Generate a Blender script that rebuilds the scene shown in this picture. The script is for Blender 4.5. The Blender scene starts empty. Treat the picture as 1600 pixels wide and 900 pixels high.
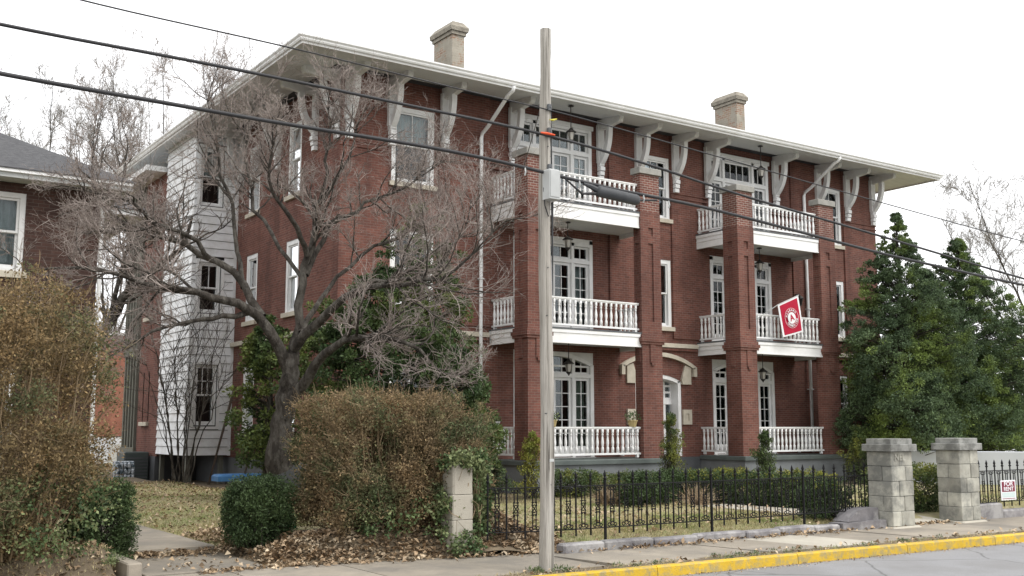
import bpy, math, random
import numpy as np
from mathutils import Vector, Matrix, Euler

rng = np.random.default_rng(11)
random.seed(11)
SC = bpy.context.scene
COL = SC.collection

# ------------------------------------------------------------------ camera
FPX, CX, CY = 1669.0, 800.0, 450.0
PITCH, AZ = math.atan(218 / 1669.0), math.radians(55.6)
CAM = np.array([0, 0, 2.0])
_Fh = np.array([math.cos(AZ), math.sin(AZ), 0]); _R = np.array([math.sin(AZ), -math.cos(AZ), 0]); _Z = np.array([0, 0, 1.0])
_F = _Fh * math.cos(PITCH) + _Z * math.sin(PITCH)
_U = -_Fh * math.sin(PITCH) + _Z * math.cos(PITCH)
cd = bpy.data.cameras.new('camera'); cam = bpy.data.objects.new('camera', cd); COL.objects.link(cam)
cd.sensor_width = 36; cd.sensor_fit = 'HORIZONTAL'; cd.lens = FPX / 1600 * 36
cd.clip_start = .1; cd.clip_end = 3000
cam.matrix_world = Matrix(((_R[0], _U[0], -_F[0], 0), (_R[1], _U[1], -_F[1], 0), (_R[2], _U[2], -_F[2], 2.0), (0, 0, 0, 1)))
SC.camera = cam

# ------------------------------------------------------------------ sky, sun, exposure (bright overcast)
W = bpy.data.worlds.new('World'); SC.world = W; W.use_nodes = True
SUN_EL, SUN_AZ = math.radians(52), math.radians(-62)      # azimuth measured from +X: light comes from the street side, a little right
nt = W.node_tree; nt.nodes.clear()
out = nt.nodes.new('ShaderNodeOutputWorld'); bg = nt.nodes.new('ShaderNodeBackground')
sky = nt.nodes.new('ShaderNodeTexSky'); sky.sky_type = 'NISHITA'; sky.sun_disc = False
sky.sun_elevation = SUN_EL; sky.sun_rotation = math.pi / 2 - SUN_AZ
sky.air_density = 1.0; sky.dust_density = 4.0
mx = nt.nodes.new('ShaderNodeMix'); mx.data_type = 'RGBA'; mx.inputs[0].default_value = 0.93
mx.inputs[7].default_value = (12.4, 12.45, 12.6, 1)        # the even white cloud deck
nt.links.new(sky.outputs[0], mx.inputs[6]); nt.links.new(mx.outputs[2], bg.inputs[0]); bg.inputs[1].default_value = 0.10
nt.links.new(bg.outputs[0], out.inputs[0])
sl = bpy.data.lights.new('sun', 'SUN'); sl.energy = 1.5; sl.angle = math.radians(28); sl.color = (1, .97, .93)
so = bpy.data.objects.new('sun', sl); COL.objects.link(so)
sd = Vector((math.cos(SUN_EL) * math.cos(SUN_AZ), math.cos(SUN_EL) * math.sin(SUN_AZ), math.sin(SUN_EL)))
so.rotation_euler = sd.to_track_quat('Z', 'Y').to_euler(); so.location = (10, -10, 30)
vs = SC.view_settings; vs.view_transform = 'Standard'; vs.look = 'None'; vs.gamma = 1; vs.use_curve_mapping = False
vs.exposure = 0.50
SC.render.engine = 'CYCLES'; SC.cycles.use_denoising = True; SC.cycles.max_bounces = 6
SC.cycles.diffuse_bounces = 3; SC.cycles.transparent_max_bounces = 12; SC.cycles.caustics_reflective = False; SC.cycles.caustics_refractive = False

# ------------------------------------------------------------------ pixel (1600 x 900) -> place
def ray(x, y): return _F * FPX + _R * (x - CX) - _U * (y - CY)
def onZ(x, y, z): d = ray(x, y); return CAM + d * ((z - CAM[2]) / d[2])
def onY(x, y, Y): d = ray(x, y); return CAM + d * (Y / d[1])
def onX(x, y, X): d = ray(x, y); return CAM + d * (X / d[0])
def onD(x, y, D): d = ray(x, y); return CAM + d * (D / FPX)

# ------------------------------------------------------------------ materials
def _mat(name):
    m = bpy.data.materials.new(name); m.use_nodes = True
    t = m.node_tree; b = t.nodes['Principled BSDF']
    return m, t, b
def _pos(t, stretch=(1, 1, 1)):
    g = t.nodes.new('ShaderNodeNewGeometry')
    if stretch == (1, 1, 1): return g.outputs['Position']
    mp = t.nodes.new('ShaderNodeMapping'); mp.inputs['Scale'].default_value = stretch
    t.links.new(g.outputs['Position'], mp.inputs[0]); return mp.outputs[0]
def _noise(t, vec, scale, detail=6, rough=.6, dist=0):
    n = t.nodes.new('ShaderNodeTexNoise'); n.inputs['Scale'].default_value = scale; n.inputs['Detail'].default_value = detail
    n.inputs['Roughness'].default_value = rough; n.inputs['Distortion'].default_value = dist
    t.links.new(vec, n.inputs['Vector']); return n.outputs['Fac']
def _ramp(t, fac, a, b, c1, c2):
    r = t.nodes.new('ShaderNodeValToRGB'); e = r.color_ramp.elements
    e[0].position, e[1].position = a, b; e[0].color = (*c1, 1); e[1].color = (*c2, 1)
    t.links.new(fac, r.inputs[0]); return r.outputs[0]
def _mix(t, fac, a, b, mode='MIX'):
    m = t.nodes.new('ShaderNodeMix'); m.data_type = 'RGBA'; m.blend_type = mode
    for s, v in ((0, fac), (6, a), (7, b)):
        if isinstance(v, (int, float)): m.inputs[s].default_value = v
        elif isinstance(v, tuple): m.inputs[s].default_value = (*v, 1)
        else: t.links.new(v, m.inputs[s])
    return m.outputs[2]
def _math(t, op, a, b):
    m = t.nodes.new('ShaderNodeMath'); m.operation = op
    for i, v in enumerate((a, b)):
        if isinstance(v, (int, float)): m.inputs[i].default_value = v
        else: t.links.new(v, m.inputs[i])
    return m.outputs[0]
def _value(t, col, amount, src):
    v = _math(t, 'MULTIPLY_ADD', src, 2 * amount); v.node.inputs[2].default_value = 1 - amount
    h = t.nodes.new('ShaderNodeHueSaturation'); t.links.new(v, h.inputs['Value']); t.links.new(col, h.inputs['Color'])
    return h.outputs[0]
def _bump(t, b, height, strength, dist=.02):
    n = t.nodes.new('ShaderNodeBump'); n.inputs['Strength'].default_value = strength; n.inputs['Distance'].default_value = dist
    t.links.new(height, n.inputs['Height']); t.links.new(n.outputs[0], b.inputs['Normal'])

def M(name, c1, c2, scale=4, rough=.8, bump=0, bscale=60, rnd=0, isl=0, lo=.35, hi=.65, spec=.3, metal=0, stretch=(1, 1, 1), c3=None, s3=1, detail=6, bd=.02):
    m, t, b = _mat(name); v = _pos(t, stretch)
    c = _ramp(t, _noise(t, v, scale, detail), lo, hi, c1, c2)
    if c3: c = _mix(t, _ramp(t, _noise(t, v, s3, 5, .7), .45, .62, (0, 0, 0), (1, 1, 1)), c, c3)
    if rnd: c = _value(t, c, rnd, t.nodes.new('ShaderNodeObjectInfo').outputs['Random'])
    if isl: c = _value(t, c, isl, t.nodes.new('ShaderNodeNewGeometry').outputs['Random Per Island'])
    t.links.new(c, b.inputs['Base Color']); b.inputs['Roughness'].default_value = rough
    b.inputs['Specular IOR Level'].default_value = spec; b.inputs['Metallic'].default_value = metal
    if bump: _bump(t, b, _noise(t, v, bscale, 5), bump, bd)
    return m

def brick_mat(name, ca, cb, mortar, dirt=.35, msize=.012, bright=1.0):
    m, t, b = _mat(name)
    g = t.nodes.new('ShaderNodeNewGeometry'); s = t.nodes.new('ShaderNodeSeparateXYZ'); t.links.new(g.outputs['Position'], s.inputs[0])
    cmb = t.nodes.new('ShaderNodeCombineXYZ'); t.links.new(_math(t, 'ADD', s.outputs[0], s.outputs[1]), cmb.inputs[0]); t.links.new(s.outputs[2], cmb.inputs[1])
    k = t.nodes.new('ShaderNodeTexBrick'); t.links.new(cmb.outputs[0], k.inputs['Vector'])
    k.inputs['Scale'].default_value = 1; k.inputs['Brick Width'].default_value = .215; k.inputs['Row Height'].default_value = .075
    k.inputs['Mortar Size'].default_value = msize * .5; k.inputs['Mortar Smooth'].default_value = .3; k.inputs['Bias'].default_value = -.1
    k.inputs['Color1'].default_value = (*ca, 1); k.inputs['Color2'].default_value = (*cb, 1); k.inputs['Mortar'].default_value = (*mortar, 1)
    c = k.outputs['Color']
    n1 = _noise(t, g.outputs['Position'], .9, 6, .7)
    c = _mix(t, _ramp(t, n1, .40, .66, (0, 0, 0), (dirt * 1.5,) * 3), c, tuple(x * .45 for x in ca))
    n2 = _noise(t, g.outputs['Position'], 7, 4, .7)
    c = _mix(t, _ramp(t, n2, .60, .78, (0, 0, 0), (.42, .42, .42)), c, (.30, .19, .15))
    mp = t.nodes.new('ShaderNodeMapping'); mp.inputs['Scale'].default_value = (2.2, 2.2, .25); t.links.new(g.outputs['Position'], mp.inputs[0])
    n3 = _noise(t, mp.outputs[0], 1, 5, .6)
    c = _mix(t, _ramp(t, n3, .46, .74, (0, 0, 0), (.5, .5, .5)), c, (.06, .032, .028))
    t.links.new(c, b.inputs['Base Color']); b.inputs['Roughness'].default_value = .88; b.inputs['Specular IOR Level'].default_value = .2
    h = _math(t, 'ADD', _math(t, 'MULTIPLY', k.outputs['Fac'], -1.0), _math(t, 'MULTIPLY', _noise(t, g.outputs['Position'], 45, 3), .4))
    _bump(t, b, h, .6, .012)
    return m

def leaf_mat(name, c1, c2, scale=1.2, isl=.45, trans=.25, rough=.55, c3=None, s3=.8, gain=1.6):
    m, t, b = _mat(name); p = _pos(t); c1, c2 = [tuple(min(.75, x * gain) for x in c) for c in (c1, c2)]; c3 = tuple(min(.75, x * gain) for x in c3) if c3 else None
    c = _ramp(t, _noise(t, p, scale, 3), .38, .62, c1, c2)
    if c3: c = _mix(t, _ramp(t, _noise(t, p, s3, 4), .5, .6, (0, 0, 0), (1, 1, 1)), c, c3)
    c = _value(t, c, isl, t.nodes.new('ShaderNodeNewGeometry').outputs['Random Per Island'])
    t.links.new(c, b.inputs['Base Color']); b.inputs['Roughness'].default_value = rough; b.inputs['Specular IOR Level'].default_value = .25
    tr = t.nodes.new('ShaderNodeBsdfTranslucent'); t.links.new(c, tr.inputs[0])
    ms = t.nodes.new('ShaderNodeMixShader'); ms.inputs[0].default_value = trans
    t.links.new(b.outputs[0], ms.inputs[1]); t.links.new(tr.outputs[0], ms.inputs[2])
    t.links.new(ms.outputs[0], t.nodes['Material Output'].inputs[0])
    return m

def glass_mat(name):
    m, t, b = _mat(name)
    tr = t.nodes.new('ShaderNodeBsdfTransparent'); tr.inputs[0].default_value = (.82, .86, .86, 1)
    gl = t.nodes.new('ShaderNodeBsdfGlossy'); gl.inputs['Roughness'].default_value = .03; gl.inputs[0].default_value = (.9, .93, .95, 1)
    fr = t.nodes.new('ShaderNodeFresnel'); fr.inputs[0].default_value = 1.45
    bm = t.nodes.new('ShaderNodeBump'); bm.inputs['Strength'].default_value = .05; t.links.new(_noise(t, _pos(t), 3, 2), bm.inputs['Height']); t.links.new(bm.outputs[0], gl.inputs['Normal'])
    ms = t.nodes.new('ShaderNodeMixShader'); t.links.new(fr.outputs[0], ms.inputs[0]); t.links.new(tr.outputs[0], ms.inputs[1]); t.links.new(gl.outputs[0], ms.inputs[2])
    t.links.new(ms.outputs[0], t.nodes['Material Output'].inputs[0])
    return m

BRICK = brick_mat('red_brick', (.205, .086, .065), (.128, .058, .047), (.24, .182, .155))
BRICK_TOP = brick_mat('weathered_brick', (.22, .085, .065), (.14, .058, .048), (.40, .35, .30), .3, .020)
BRICK_NB = brick_mat('brown_brick', (.085, .047, .038), (.055, .033, .028), (.12, .092, .08))
BRICK_OR = brick_mat('orange_brick', (.36, .15, .10), (.30, .12, .085), (.3, .2, .16), .2)
CHIM = brick_mat('parged_brick', (.30, .235, .18), (.26, .205, .16), (.33, .28, .22), .2)
CHIM_TOP = M('parging', (.36, .33, .27), (.23, .205, .17), 5, .9, .8, 18, bd=.04)
def chimney_mat():
    m, t, b = _mat('worn_parging'); g = t.nodes.new('ShaderNodeNewGeometry'); s = t.nodes.new('ShaderNodeSeparateXYZ'); t.links.new(g.outputs['Position'], s.inputs[0])
    cmb = t.nodes.new('ShaderNodeCombineXYZ'); t.links.new(_math(t, 'ADD', s.outputs[0], s.outputs[1]), cmb.inputs[0]); t.links.new(s.outputs[2], cmb.inputs[1])
    k = t.nodes.new('ShaderNodeTexBrick'); t.links.new(cmb.outputs[0], k.inputs['Vector']); k.inputs['Scale'].default_value = 1
    k.inputs['Brick Width'].default_value = .215; k.inputs['Row Height'].default_value = .085; k.inputs['Mortar Size'].default_value = .012
    k.inputs['Color1'].default_value = (.27, .15, .10, 1); k.inputs['Color2'].default_value = (.36, .26, .18, 1); k.inputs['Mortar'].default_value = (.42, .38, .32, 1)
    par = _ramp(t, _noise(t, g.outputs['Position'], 2.5, 5), .35, .65, (.40, .365, .30), (.29, .26, .21))
    c = _mix(t, _ramp(t, _noise(t, g.outputs['Position'], 2.2, 6, .75), .50, .56, (0, 0, 0), (1, 1, 1)), par, k.outputs['Color'])
    t.links.new(c, b.inputs['Base Color']); b.inputs['Roughness'].default_value = .9
    _bump(t, b, _math(t, 'ADD', _math(t, 'MULTIPLY', k.outputs['Fac'], -.6), _noise(t, g.outputs['Position'], 30, 4)), .6, .02)
    return m
CHIM = chimney_mat()
WHITE = M('white_paint', (.84, .84, .84), (.79, .79, .78), 2, .5, .06, 40, c3=(.73, .73, .71), s3=.9)
TRIM = M('grey_white_paint', (.74, .74, .73), (.68, .68, .67), 2, .55, .08, 40, c3=(.62, .61, .59), s3=.9)
SOFFIT = M('soffit_boards', (.68, .70, .71), (.62, .64, .65), .6, .6, .35, 7, stretch=(.15, 9, 1))
PLINTH = M('grey_green_paint', (.20, .215, .22), (.16, .17, .175), 2, .7, .15, 30)
PLCAP = M('green_grey_paint', (.115, .135, .125), (.085, .10, .095), 2, .6, .1, 30)
LIME = M('limestone', (.56, .51, .42), (.46, .42, .34), 5, .85, .2, 50)
SIDING = M('white_siding', (.86, .87, .88), (.80, .81, .82), 3, .6, .1, 30, rnd=.05, c3=(.70, .70, .69), s3=1.6)
GREYPT = M('grey_paint', (.11, .115, .12), (.085, .09, .095), 3, .6)
STONE = M('weathered_stone', (.44, .43, .37), (.30, .29, .25), 3.5, .92, .5, 35, rnd=.22, c3=(.20, .20, .18), s3=1.7)
CAPST = M('dark_capstone', (.30, .30, .28), (.20, .20, .185), 4, .92, .5, 35, rnd=.1, c3=(.14, .14, .13), s3=2)
PILCAP = M('pillar_capstone', (.34, .33, .30), (.25, .245, .225), 4, .9, .3, 35)
KSTONE = M('kerb_stone', (.21, .20, .205), (.13, .125, .13), 3, .92, .5, 40, rnd=.2, c3=(.36, .35, .34), s3=1.3)
CONC = M('concrete', (.335, .295, .24), (.265, .235, .19), 1.3, .92, .35, 70, rnd=.10, c3=(.22, .20, .17), s3=.7)
CONC2 = M('pale_concrete', (.46, .43, .36), (.40, .37, .31), 1.5, .92, .3, 60)
ASPH = M('asphalt', (.26, .26, .265), (.18, .18, .185), 40, .9, .7, 90, lo=.3, hi=.7, c3=(.205, .20, .20), s3=.5)
def road_mat():
    m, t, b = _mat('asphalt'); p = _pos(t)
    c = _ramp(t, _noise(t, p, 55, 3), .3, .7, (.20, .20, .205), (.285, .285, .29))
    c = _mix(t, _ramp(t, _noise(t, p, .45, 5, .65), .46, .60, (0, 0, 0), (.75, .75, .75)), c, (.195, .192, .19))
    wv = t.nodes.new('ShaderNodeMix'); wv.data_type = 'VECTOR'; wv.inputs[0].default_value = .22
    n = t.nodes.new('ShaderNodeTexNoise'); n.inputs['Scale'].default_value = 1.4; t.links.new(p, n.inputs['Vector']); t.links.new(p, wv.inputs[4]); t.links.new(n.outputs['Color'], wv.inputs[5])
    v = t.nodes.new('ShaderNodeTexVoronoi'); v.feature = 'DISTANCE_TO_EDGE'; v.inputs['Scale'].default_value = .55; t.links.new(wv.outputs[1], v.inputs['Vector'])
    crack = _ramp(t, v.outputs['Distance'], .0, .012, (1, 1, 1), (0, 0, 0))
    c = _mix(t, _math(t, 'MULTIPLY', crack, .75), c, (.07, .07, .07))
    t.links.new(c, b.inputs['Base Color']); b.inputs['Roughness'].default_value = .9; _bump(t, b, _noise(t, p, 90, 4), .6, .01)
    return m
ASPH = road_mat()
YELLOW = M('yellow_kerb_paint', (.66, .43, .035), (.54, .35, .03), 3, .8, .5, 40, rnd=.10, c3=(.36, .29, .13), s3=7)
IRON = M('black_iron', (.008, .008, .009), (.014, .014, .015), 8, .6, .1, 60, spec=.15)
LANT = M('bronze_metal', (.03, .027, .025), (.045, .04, .036), 8, .5, metal=.3)
POLEW = M('weathered_pole_wood', (.12, .11, .095), (.455, .43, .385), 4, .92, 1.0, 5, stretch=(5, 5, .13), lo=.41, hi=.52, c3=(.35, .325, .285), s3=1.1, bd=.03)
WOODP = M('weathered_grey_wood', (.20, .20, .17), (.13, .13, .105), 6, .9, .4, 10, stretch=(5, 5, .4))
BROWNW = M('brown_board', (.13, .10, .075), (.08, .06, .05), 6, .9, .4, 10, stretch=(5, 5, .4))
CABLE = M('black_cable', (.018, .018, .02), (.03, .03, .032), 5, .55, spec=.4)
GREYCAB = M('grey_cable', (.10, .10, .10), (.15, .15, .15), 5, .6)
RUBBER = M('grey_closure', (.05, .053, .057), (.07, .073, .077), 5, .55)
BOXGREY = M('pale_grey_box', (.50, .51, .50), (.43, .44, .43), 3, .5)
ORANGE = M('orange_tag', (.75, .10, .03), (.65, .08, .02), 4, .5)
LIME_TAG = M('yellow_tag', (.62, .55, .06), (.5, .45, .05), 4, .5)
GLASS = glass_mat('window_glass')
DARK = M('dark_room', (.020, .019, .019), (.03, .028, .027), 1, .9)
CURT = M('grey_curtain', (.44, .47, .47), (.38, .41, .41), 2, .9, stretch=(2, 2, .3))
CURTG = M('green_curtain', (.30, .35, .28), (.25, .29, .24), 2, .9, stretch=(2, 2, .3))
BLIND = M('white_blind', (.55, .58, .58), (.48, .51, .51), 2, .8)
SHING = M('grey_shingles', (.06, .06, .064), (.105, .105, .108), 9, .95, .6, 14, stretch=(1, 1, 5))
ROOFD = M('dark_roofing', (.045, .045, .05), (.07, .07, .075), 5, .9, .4, 20)
EARTH = M('earth', (.19, .15, .10), (.12, .095, .065), 2.5, .95, .6, 25)
LAWN = M('dry_lawn', (.32, .285, .16), (.39, .335, .21), 1.4, .95, .7, 40, c3=(.25, .26, .11), s3=.8)
GROUND = M('far_ground', (.16, .17, .09), (.20, .185, .11), .2, .95)
GRASSB = leaf_mat('grass_blades', (.25, .24, .11), (.38, .32, .19), .8, .4, .2, c3=(.18, .21, .08), s3=.7, gain=1.4)
LITTER = leaf_mat('dead_leaves', (.30, .22, .14), (.19, .135, .085), 2.5, .6, .1, .8, c3=(.38, .31, .22), s3=3, gain=1.3)
BOXW = leaf_mat('boxwood_leaves', (.028, .045, .018), (.045, .068, .026), 1.5, .5, .15)
HEDGEG = leaf_mat('hedge_leaves', (.035, .055, .022), (.06, .085, .03), 1.3, .5, .2, c3=(.12, .13, .03), s3=1.2)
HOLLY = leaf_mat('holly_leaves', (.040, .062, .032), (.062, .090, .042), .9, .5, .22, c3=(.10, .135, .035), s3=.6, gain=1.75)
HOLLY2 = leaf_mat('evergreen_leaves', (.030, .050, .020), (.052, .078, .028), .8, .5, .22, c3=(.085, .105, .030), s3=.5)
PRIVET = leaf_mat('bronze_leaves', (.205, .14, .068), (.145, .108, .054), 1.2, .6, .25, .7, c3=(.09, .10, .048), s3=1.1, gain=1.3)
PRIVET2 = leaf_mat('russet_leaves', (.20, .14, .075), (.135, .10, .055), 1.2, .6, .25, .7, c3=(.075, .09, .042), s3=1.3, gain=1.4)
IVY = leaf_mat('ivy_leaves', (.045, .075, .03), (.085, .11, .045), 1.5, .5, .2, c3=(.13, .15, .07), s3=3)
YGREEN = leaf_mat('yellow_green_leaves', (.12, .14, .03), (.18, .17, .035), 2, .45, .25)
BARK = M('dark_bark', (.026, .022, .018), (.060, .051, .042), 9, .95, 1.0, 12, stretch=(1, 1, .4), c3=(.115, .105, .09), s3=6.5, bd=.09)
TWIG = M('pinkish_twigs', (.215, .175, .155), (.34, .295, .265), 3, .9, isl=.35)
TWIGG = M('grey_twigs', (.17, .155, .135), (.25, .23, .205), 3, .9, isl=.35)
TWIGD = M('dark_twigs', (.085, .07, .058), (.14, .12, .10), 3, .9, isl=.35)
TWIGT = M('tan_twigs', (.20, .145, .085), (.28, .21, .13), 3, .9, isl=.4)
FLAGR = M('crimson_cloth', (.42, .010, .040), (.36, .008, .033), 3, .8)
FLAGW = M('white_cloth', (.78, .77, .78), (.70, .70, .71), 3, .8)
SIGNM = M('maroon_print', (.20, .010, .035), (.17, .008, .03), 3, .4)
SIGNW = M('white_sign', (.82, .82, .84), (.78, .78, .80), 3, .4)
SIGNT = M('pale_print', (.50, .62, .60), (.60, .68, .68), 40, .4)
CARW = M('white_car_paint', (.75, .76, .78), (.72, .73, .75), 2, .25, spec=.5)
CARG = M('car_glass', (.05, .075, .10), (.04, .06, .08), 2, .08, spec=.6)
TYRE = M('tyre', (.015, .015, .015), (.02, .02, .02), 3, .9)
WALLW = M('white_block_wall', (.60, .62, .65), (.54, .56, .59), 1, .8)
ACM = M('grey_green_metal', (.06, .075, .072), (.08, .095, .09), 3, .5)
PLASTIC = M('clear_wrap', (.60, .65, .70), (.10, .14, .17), 9, .25, lo=.45, hi=.55, spec=.6)
BLUE = M('blue_tarp', (.08, .22, .46), (.06, .18, .40), 4, .6)
GREENP = M('green_plastic', (.02, .32, .10), (.03, .42, .16), 8, .3)
TERRA = M('tan_pot', (.46, .36, .17), (.38, .30, .14), 4, .7)
POTW = M('white_pot', (.7, .7, .68), (.62, .62, .6), 4, .6)
BULB = M('frosted_glass', (.42, .40, .36), (.36, .35, .31), 5, .3)

# ------------------------------------------------------------------ object helpers
WL = {}
def mesh_np(name, V, F, mat, smooth=False):
    """F: (n,k) int array of equal polygons or a list of lists"""
    me = bpy.data.meshes.new(name); V = np.asarray(V, np.float32)
    if isinstance(F, np.ndarray):
        n, k = F.shape
        me.vertices.add(len(V)); me.vertices.foreach_set('co', V.ravel())
        me.loops.add(n * k); me.loops.foreach_set('vertex_index', F.astype(np.int32).ravel())
        me.polygons.add(n); me.polygons.foreach_set('loop_start', np.arange(n, dtype=np.int32) * k)
        me.update(calc_edges=True)
    else:
        me.from_pydata([tuple(map(float, v)) for v in V], [], F); me.update()
    if smooth: me.polygons.foreach_set('use_smooth', np.ones(len(me.polygons), bool))
    if mat: me.materials.append(mat)
    return me
def put(name, me, loc, parent=None, rz=0.0, scale=None, rot=None):
    o = bpy.data.objects.new(name, me); COL.objects.link(o); loc = np.array(loc, float)
    if parent is not None: o.parent = parent; o.location = loc - WL[parent.name]
    else: o.location = loc
    if rot is not None: o.rotation_euler = rot
    elif rz: o.rotation_euler = (0, 0, rz)
    if scale is not None: o.scale = scale
    WL[o.name] = loc
    return o
def tag(o, label=None, cat=None, group=None, kind=None):
    if label: o['label'] = label
    if cat: o['category'] = cat
    if group: o['group'] = group
    if kind: o['kind'] = kind
    return o
def thing(name, label, cat, loc, group=None):
    return tag(put(name, None, loc), label, cat, group)
def wobj(name, V, F, mat, parent=None, smooth=False):
    """mesh given in world coordinates, origin moved to its foot"""
    V = np.asarray(V, float); o0 = np.array([(V[:, 0].min() + V[:, 0].max()) / 2, (V[:, 1].min() + V[:, 1].max()) / 2, V[:, 2].min()])
    return put(name, mesh_np(name, V - o0, F, mat, smooth), o0, parent)

class MB:
    def __init__(s, O=(0, 0, 0), u=(1, 0, 0), n=(0, 1, 0)):
        s.v, s.f = [], []; s.O = np.array(O, float); s.u = np.array(u, float); s.n = np.array(n, float)
    def P(s, p): return s.O + s.u * p[0] + s.n * p[1] + np.array([0, 0, p[2]])
    def add(s, vs, fs):
        k = len(s.v); s.v += [s.P(p) for p in vs]; s.f += [[i + k for i in f] for f in fs]; return s
    def box(s, a0, a1, b0, b1, c0, c1):
        return s.add([(a0, b0, c0), (a1, b0, c0), (a1, b1, c0), (a0, b1, c0), (a0, b0, c1), (a1, b0, c1), (a1, b1, c1), (a0, b1, c1)],
                     [[0, 3, 2, 1], [4, 5, 6, 7], [0, 1, 5, 4], [1, 2, 6, 5], [2, 3, 7, 6], [3, 0, 4, 7]])
    def cbox(s, a0, a1, b0, b1, c0, c1, ch=.01):
        """box with chamfered vertical and top edges"""
        vs = []
        for c, i in ((c0, 0), (c1 - ch, 0), (c1, ch)):
            x0, x1, y0, y1 = a0 + i, a1 - i, b0 + i, b1 - i; h = ch
            vs += [(x0 + h, y0, c), (x1 - h, y0, c), (x1, y0 + h, c), (x1, y1 - h, c), (x1 - h, y1, c), (x0 + h, y1, c), (x0, y1 - h, c), (x0, y0 + h, c)]
        fs = [list(range(7, -1, -1)), list(range(16, 24))]
        for L in (0, 8):
            for i in range(8): j = (i + 1) % 8; fs.append([L + i, L + j, L + 8 + j, L + 8 + i])
        return s.add(vs, fs)
    def prism(s, poly, b0, b1):
        """poly in (a,c), extruded along b"""
        k = len(poly); vs = [(p[0], b0, p[1]) for p in poly] + [(p[0], b1, p[1]) for p in poly]
        return s.add(vs, [list(range(k)), list(range(2 * k - 1, k - 1, -1))] + [[i, k + i, k + (i + 1) % k, (i + 1) % k] for i in range(k)])
    def prism_a(s, poly, a0, a1):
        """poly in (b,c), extruded along a"""
        k = len(poly); vs = [(a0, p[0], p[1]) for p in poly] + [(a1, p[0], p[1]) for p in poly]
        return s.add(vs, [list(range(k)), list(range(2 * k - 1, k - 1, -1))] + [[i, k + i, k + (i + 1) % k, (i + 1) % k] for i in range(k)])
    def band(s, inner, outer, b0, b1):
        """strip between two (a,c) polylines, extruded along b"""
        for i in range(len(inner) - 1): s.prism([inner[i], inner[i + 1], outer[i + 1], outer[i]], b0, b1)
        return s
    def lathe(s, prof, cx, cy, n=10):
        k = len(prof); vs = [(cx + r * math.cos(2 * math.pi * j / n), cy + r * math.sin(2 * math.pi * j / n), z) for r, z in prof for j in range(n)]
        fs = [[i * n + j, i * n + (j + 1) % n, (i + 1) * n + (j + 1) % n, (i + 1) * n + j] for i in range(k - 1) for j in range(n)]
        return s.add(vs, fs + [list(range(n - 1, -1, -1)), list(range((k - 1) * n, k * n))])
    def tube(s, pts, r, n=6):
        pts = [np.array(p, float) for p in pts]; rs = r if hasattr(r, '__len__') else [r] * len(pts); vs, fs = [], []
        for i, p in enumerate(pts):
            t = pts[min(i + 1, len(pts) - 1)] - pts[max(i - 1, 0)]; t /= np.linalg.norm(t) + 1e-9
            e = np.cross(t, (0, 0, 1) if abs(t[2]) < .9 else (1, 0, 0)); e /= np.linalg.norm(e); g = np.cross(t, e)
            vs += [tuple(p + rs[i] * (math.cos(2 * math.pi * j / n) * e + math.sin(2 * math.pi * j / n) * g)) for j in range(n)]
        for i in range(len(pts) - 1):
            for j in range(n): fs.append([i * n + j, i * n + (j + 1) % n, (i + 1) * n + (j + 1) % n, (i + 1) * n + j])
        return s.add(vs, fs + [list(range(n - 1, -1, -1)), list(range((len(pts) - 1) * n, len(pts) * n))])
    def build(s, name, mat, parent=None, smooth=False): return wobj(name, np.array(s.v), s.f, mat, parent, smooth)
    def mesh(s, name, mat, smooth=False): return mesh_np(name, np.array(s.v), s.f, mat, smooth)

def tubes(B, Rr, n=4):
    """B (m,k,3) polylines, Rr (m,k) radii -> verts, quads"""
    m, k, _ = B.shape
    T = np.empty_like(B); T[:, 1:-1] = B[:, 2:] - B[:, :-2]; T[:, 0] = B[:, 1] - B[:, 0]; T[:, -1] = B[:, -1] - B[:, -2]
    T /= np.linalg.norm(T, axis=2, keepdims=True) + 1e-9
    mt = np.abs(unit(B[:, -1] - B[:, 0]))[:, None, :]; up = np.where(mt[..., 2:3] < .6, np.array([0, 0, 1.0]), np.where(mt[..., :1] < mt[..., 1:2], np.array([1.0, 0, 0]), np.array([0, 1.0, 0])))
    up = np.broadcast_to(up, T.shape)
    E1 = np.cross(T, up); E1 /= np.linalg.norm(E1, axis=2, keepdims=True) + 1e-9; E2 = np.cross(T, E1)
    a = np.arange(n) * 2 * math.pi / n
    V = B[:, :, None, :] + Rr[:, :, None, None] * (np.cos(a)[None, None, :, None] * E1[:, :, None, :] + np.sin(a)[None, None, :, None] * E2[:, :, None, :])
    i = np.arange(m)[:, None, None] * k * n; j = np.arange(k - 1)[None, :, None] * n; q = np.arange(n)[None, None, :]; q2 = (q + 1) % n
    F = np.stack([i + j + q, i + j + q2, i + j + n + q2, i + j + n + q], -1).reshape(-1, 4)
    return V.reshape(-1, 3), F
def join_np(parts):
    V, F, k = [], [], 0
    for v, f in parts: V.append(v); F.append(f + k); k += len(v)
    return np.concatenate(V), np.concatenate(F)
def unit(v): return v / (np.linalg.norm(v, axis=-1, keepdims=True) + 1e-9)
def branches(S, D, L, R, k=5, wig=.25, trop=0.0, taper=.35):
    """grow m polylines: S start, D direction, L length, R base radius"""
    m = len(S); B = np.empty((m, k, 3)); B[:, 0] = S; d = unit(D)
    for i in range(1, k):
        d = unit(d + rng.normal(0, wig, (m, 3)) + np.array([0, 0, trop])); B[:, i] = B[:, i - 1] + d * (L / (k - 1))[:, None]
    return B, R[:, None] * np.linspace(1, taper, k)[None, :]
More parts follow.
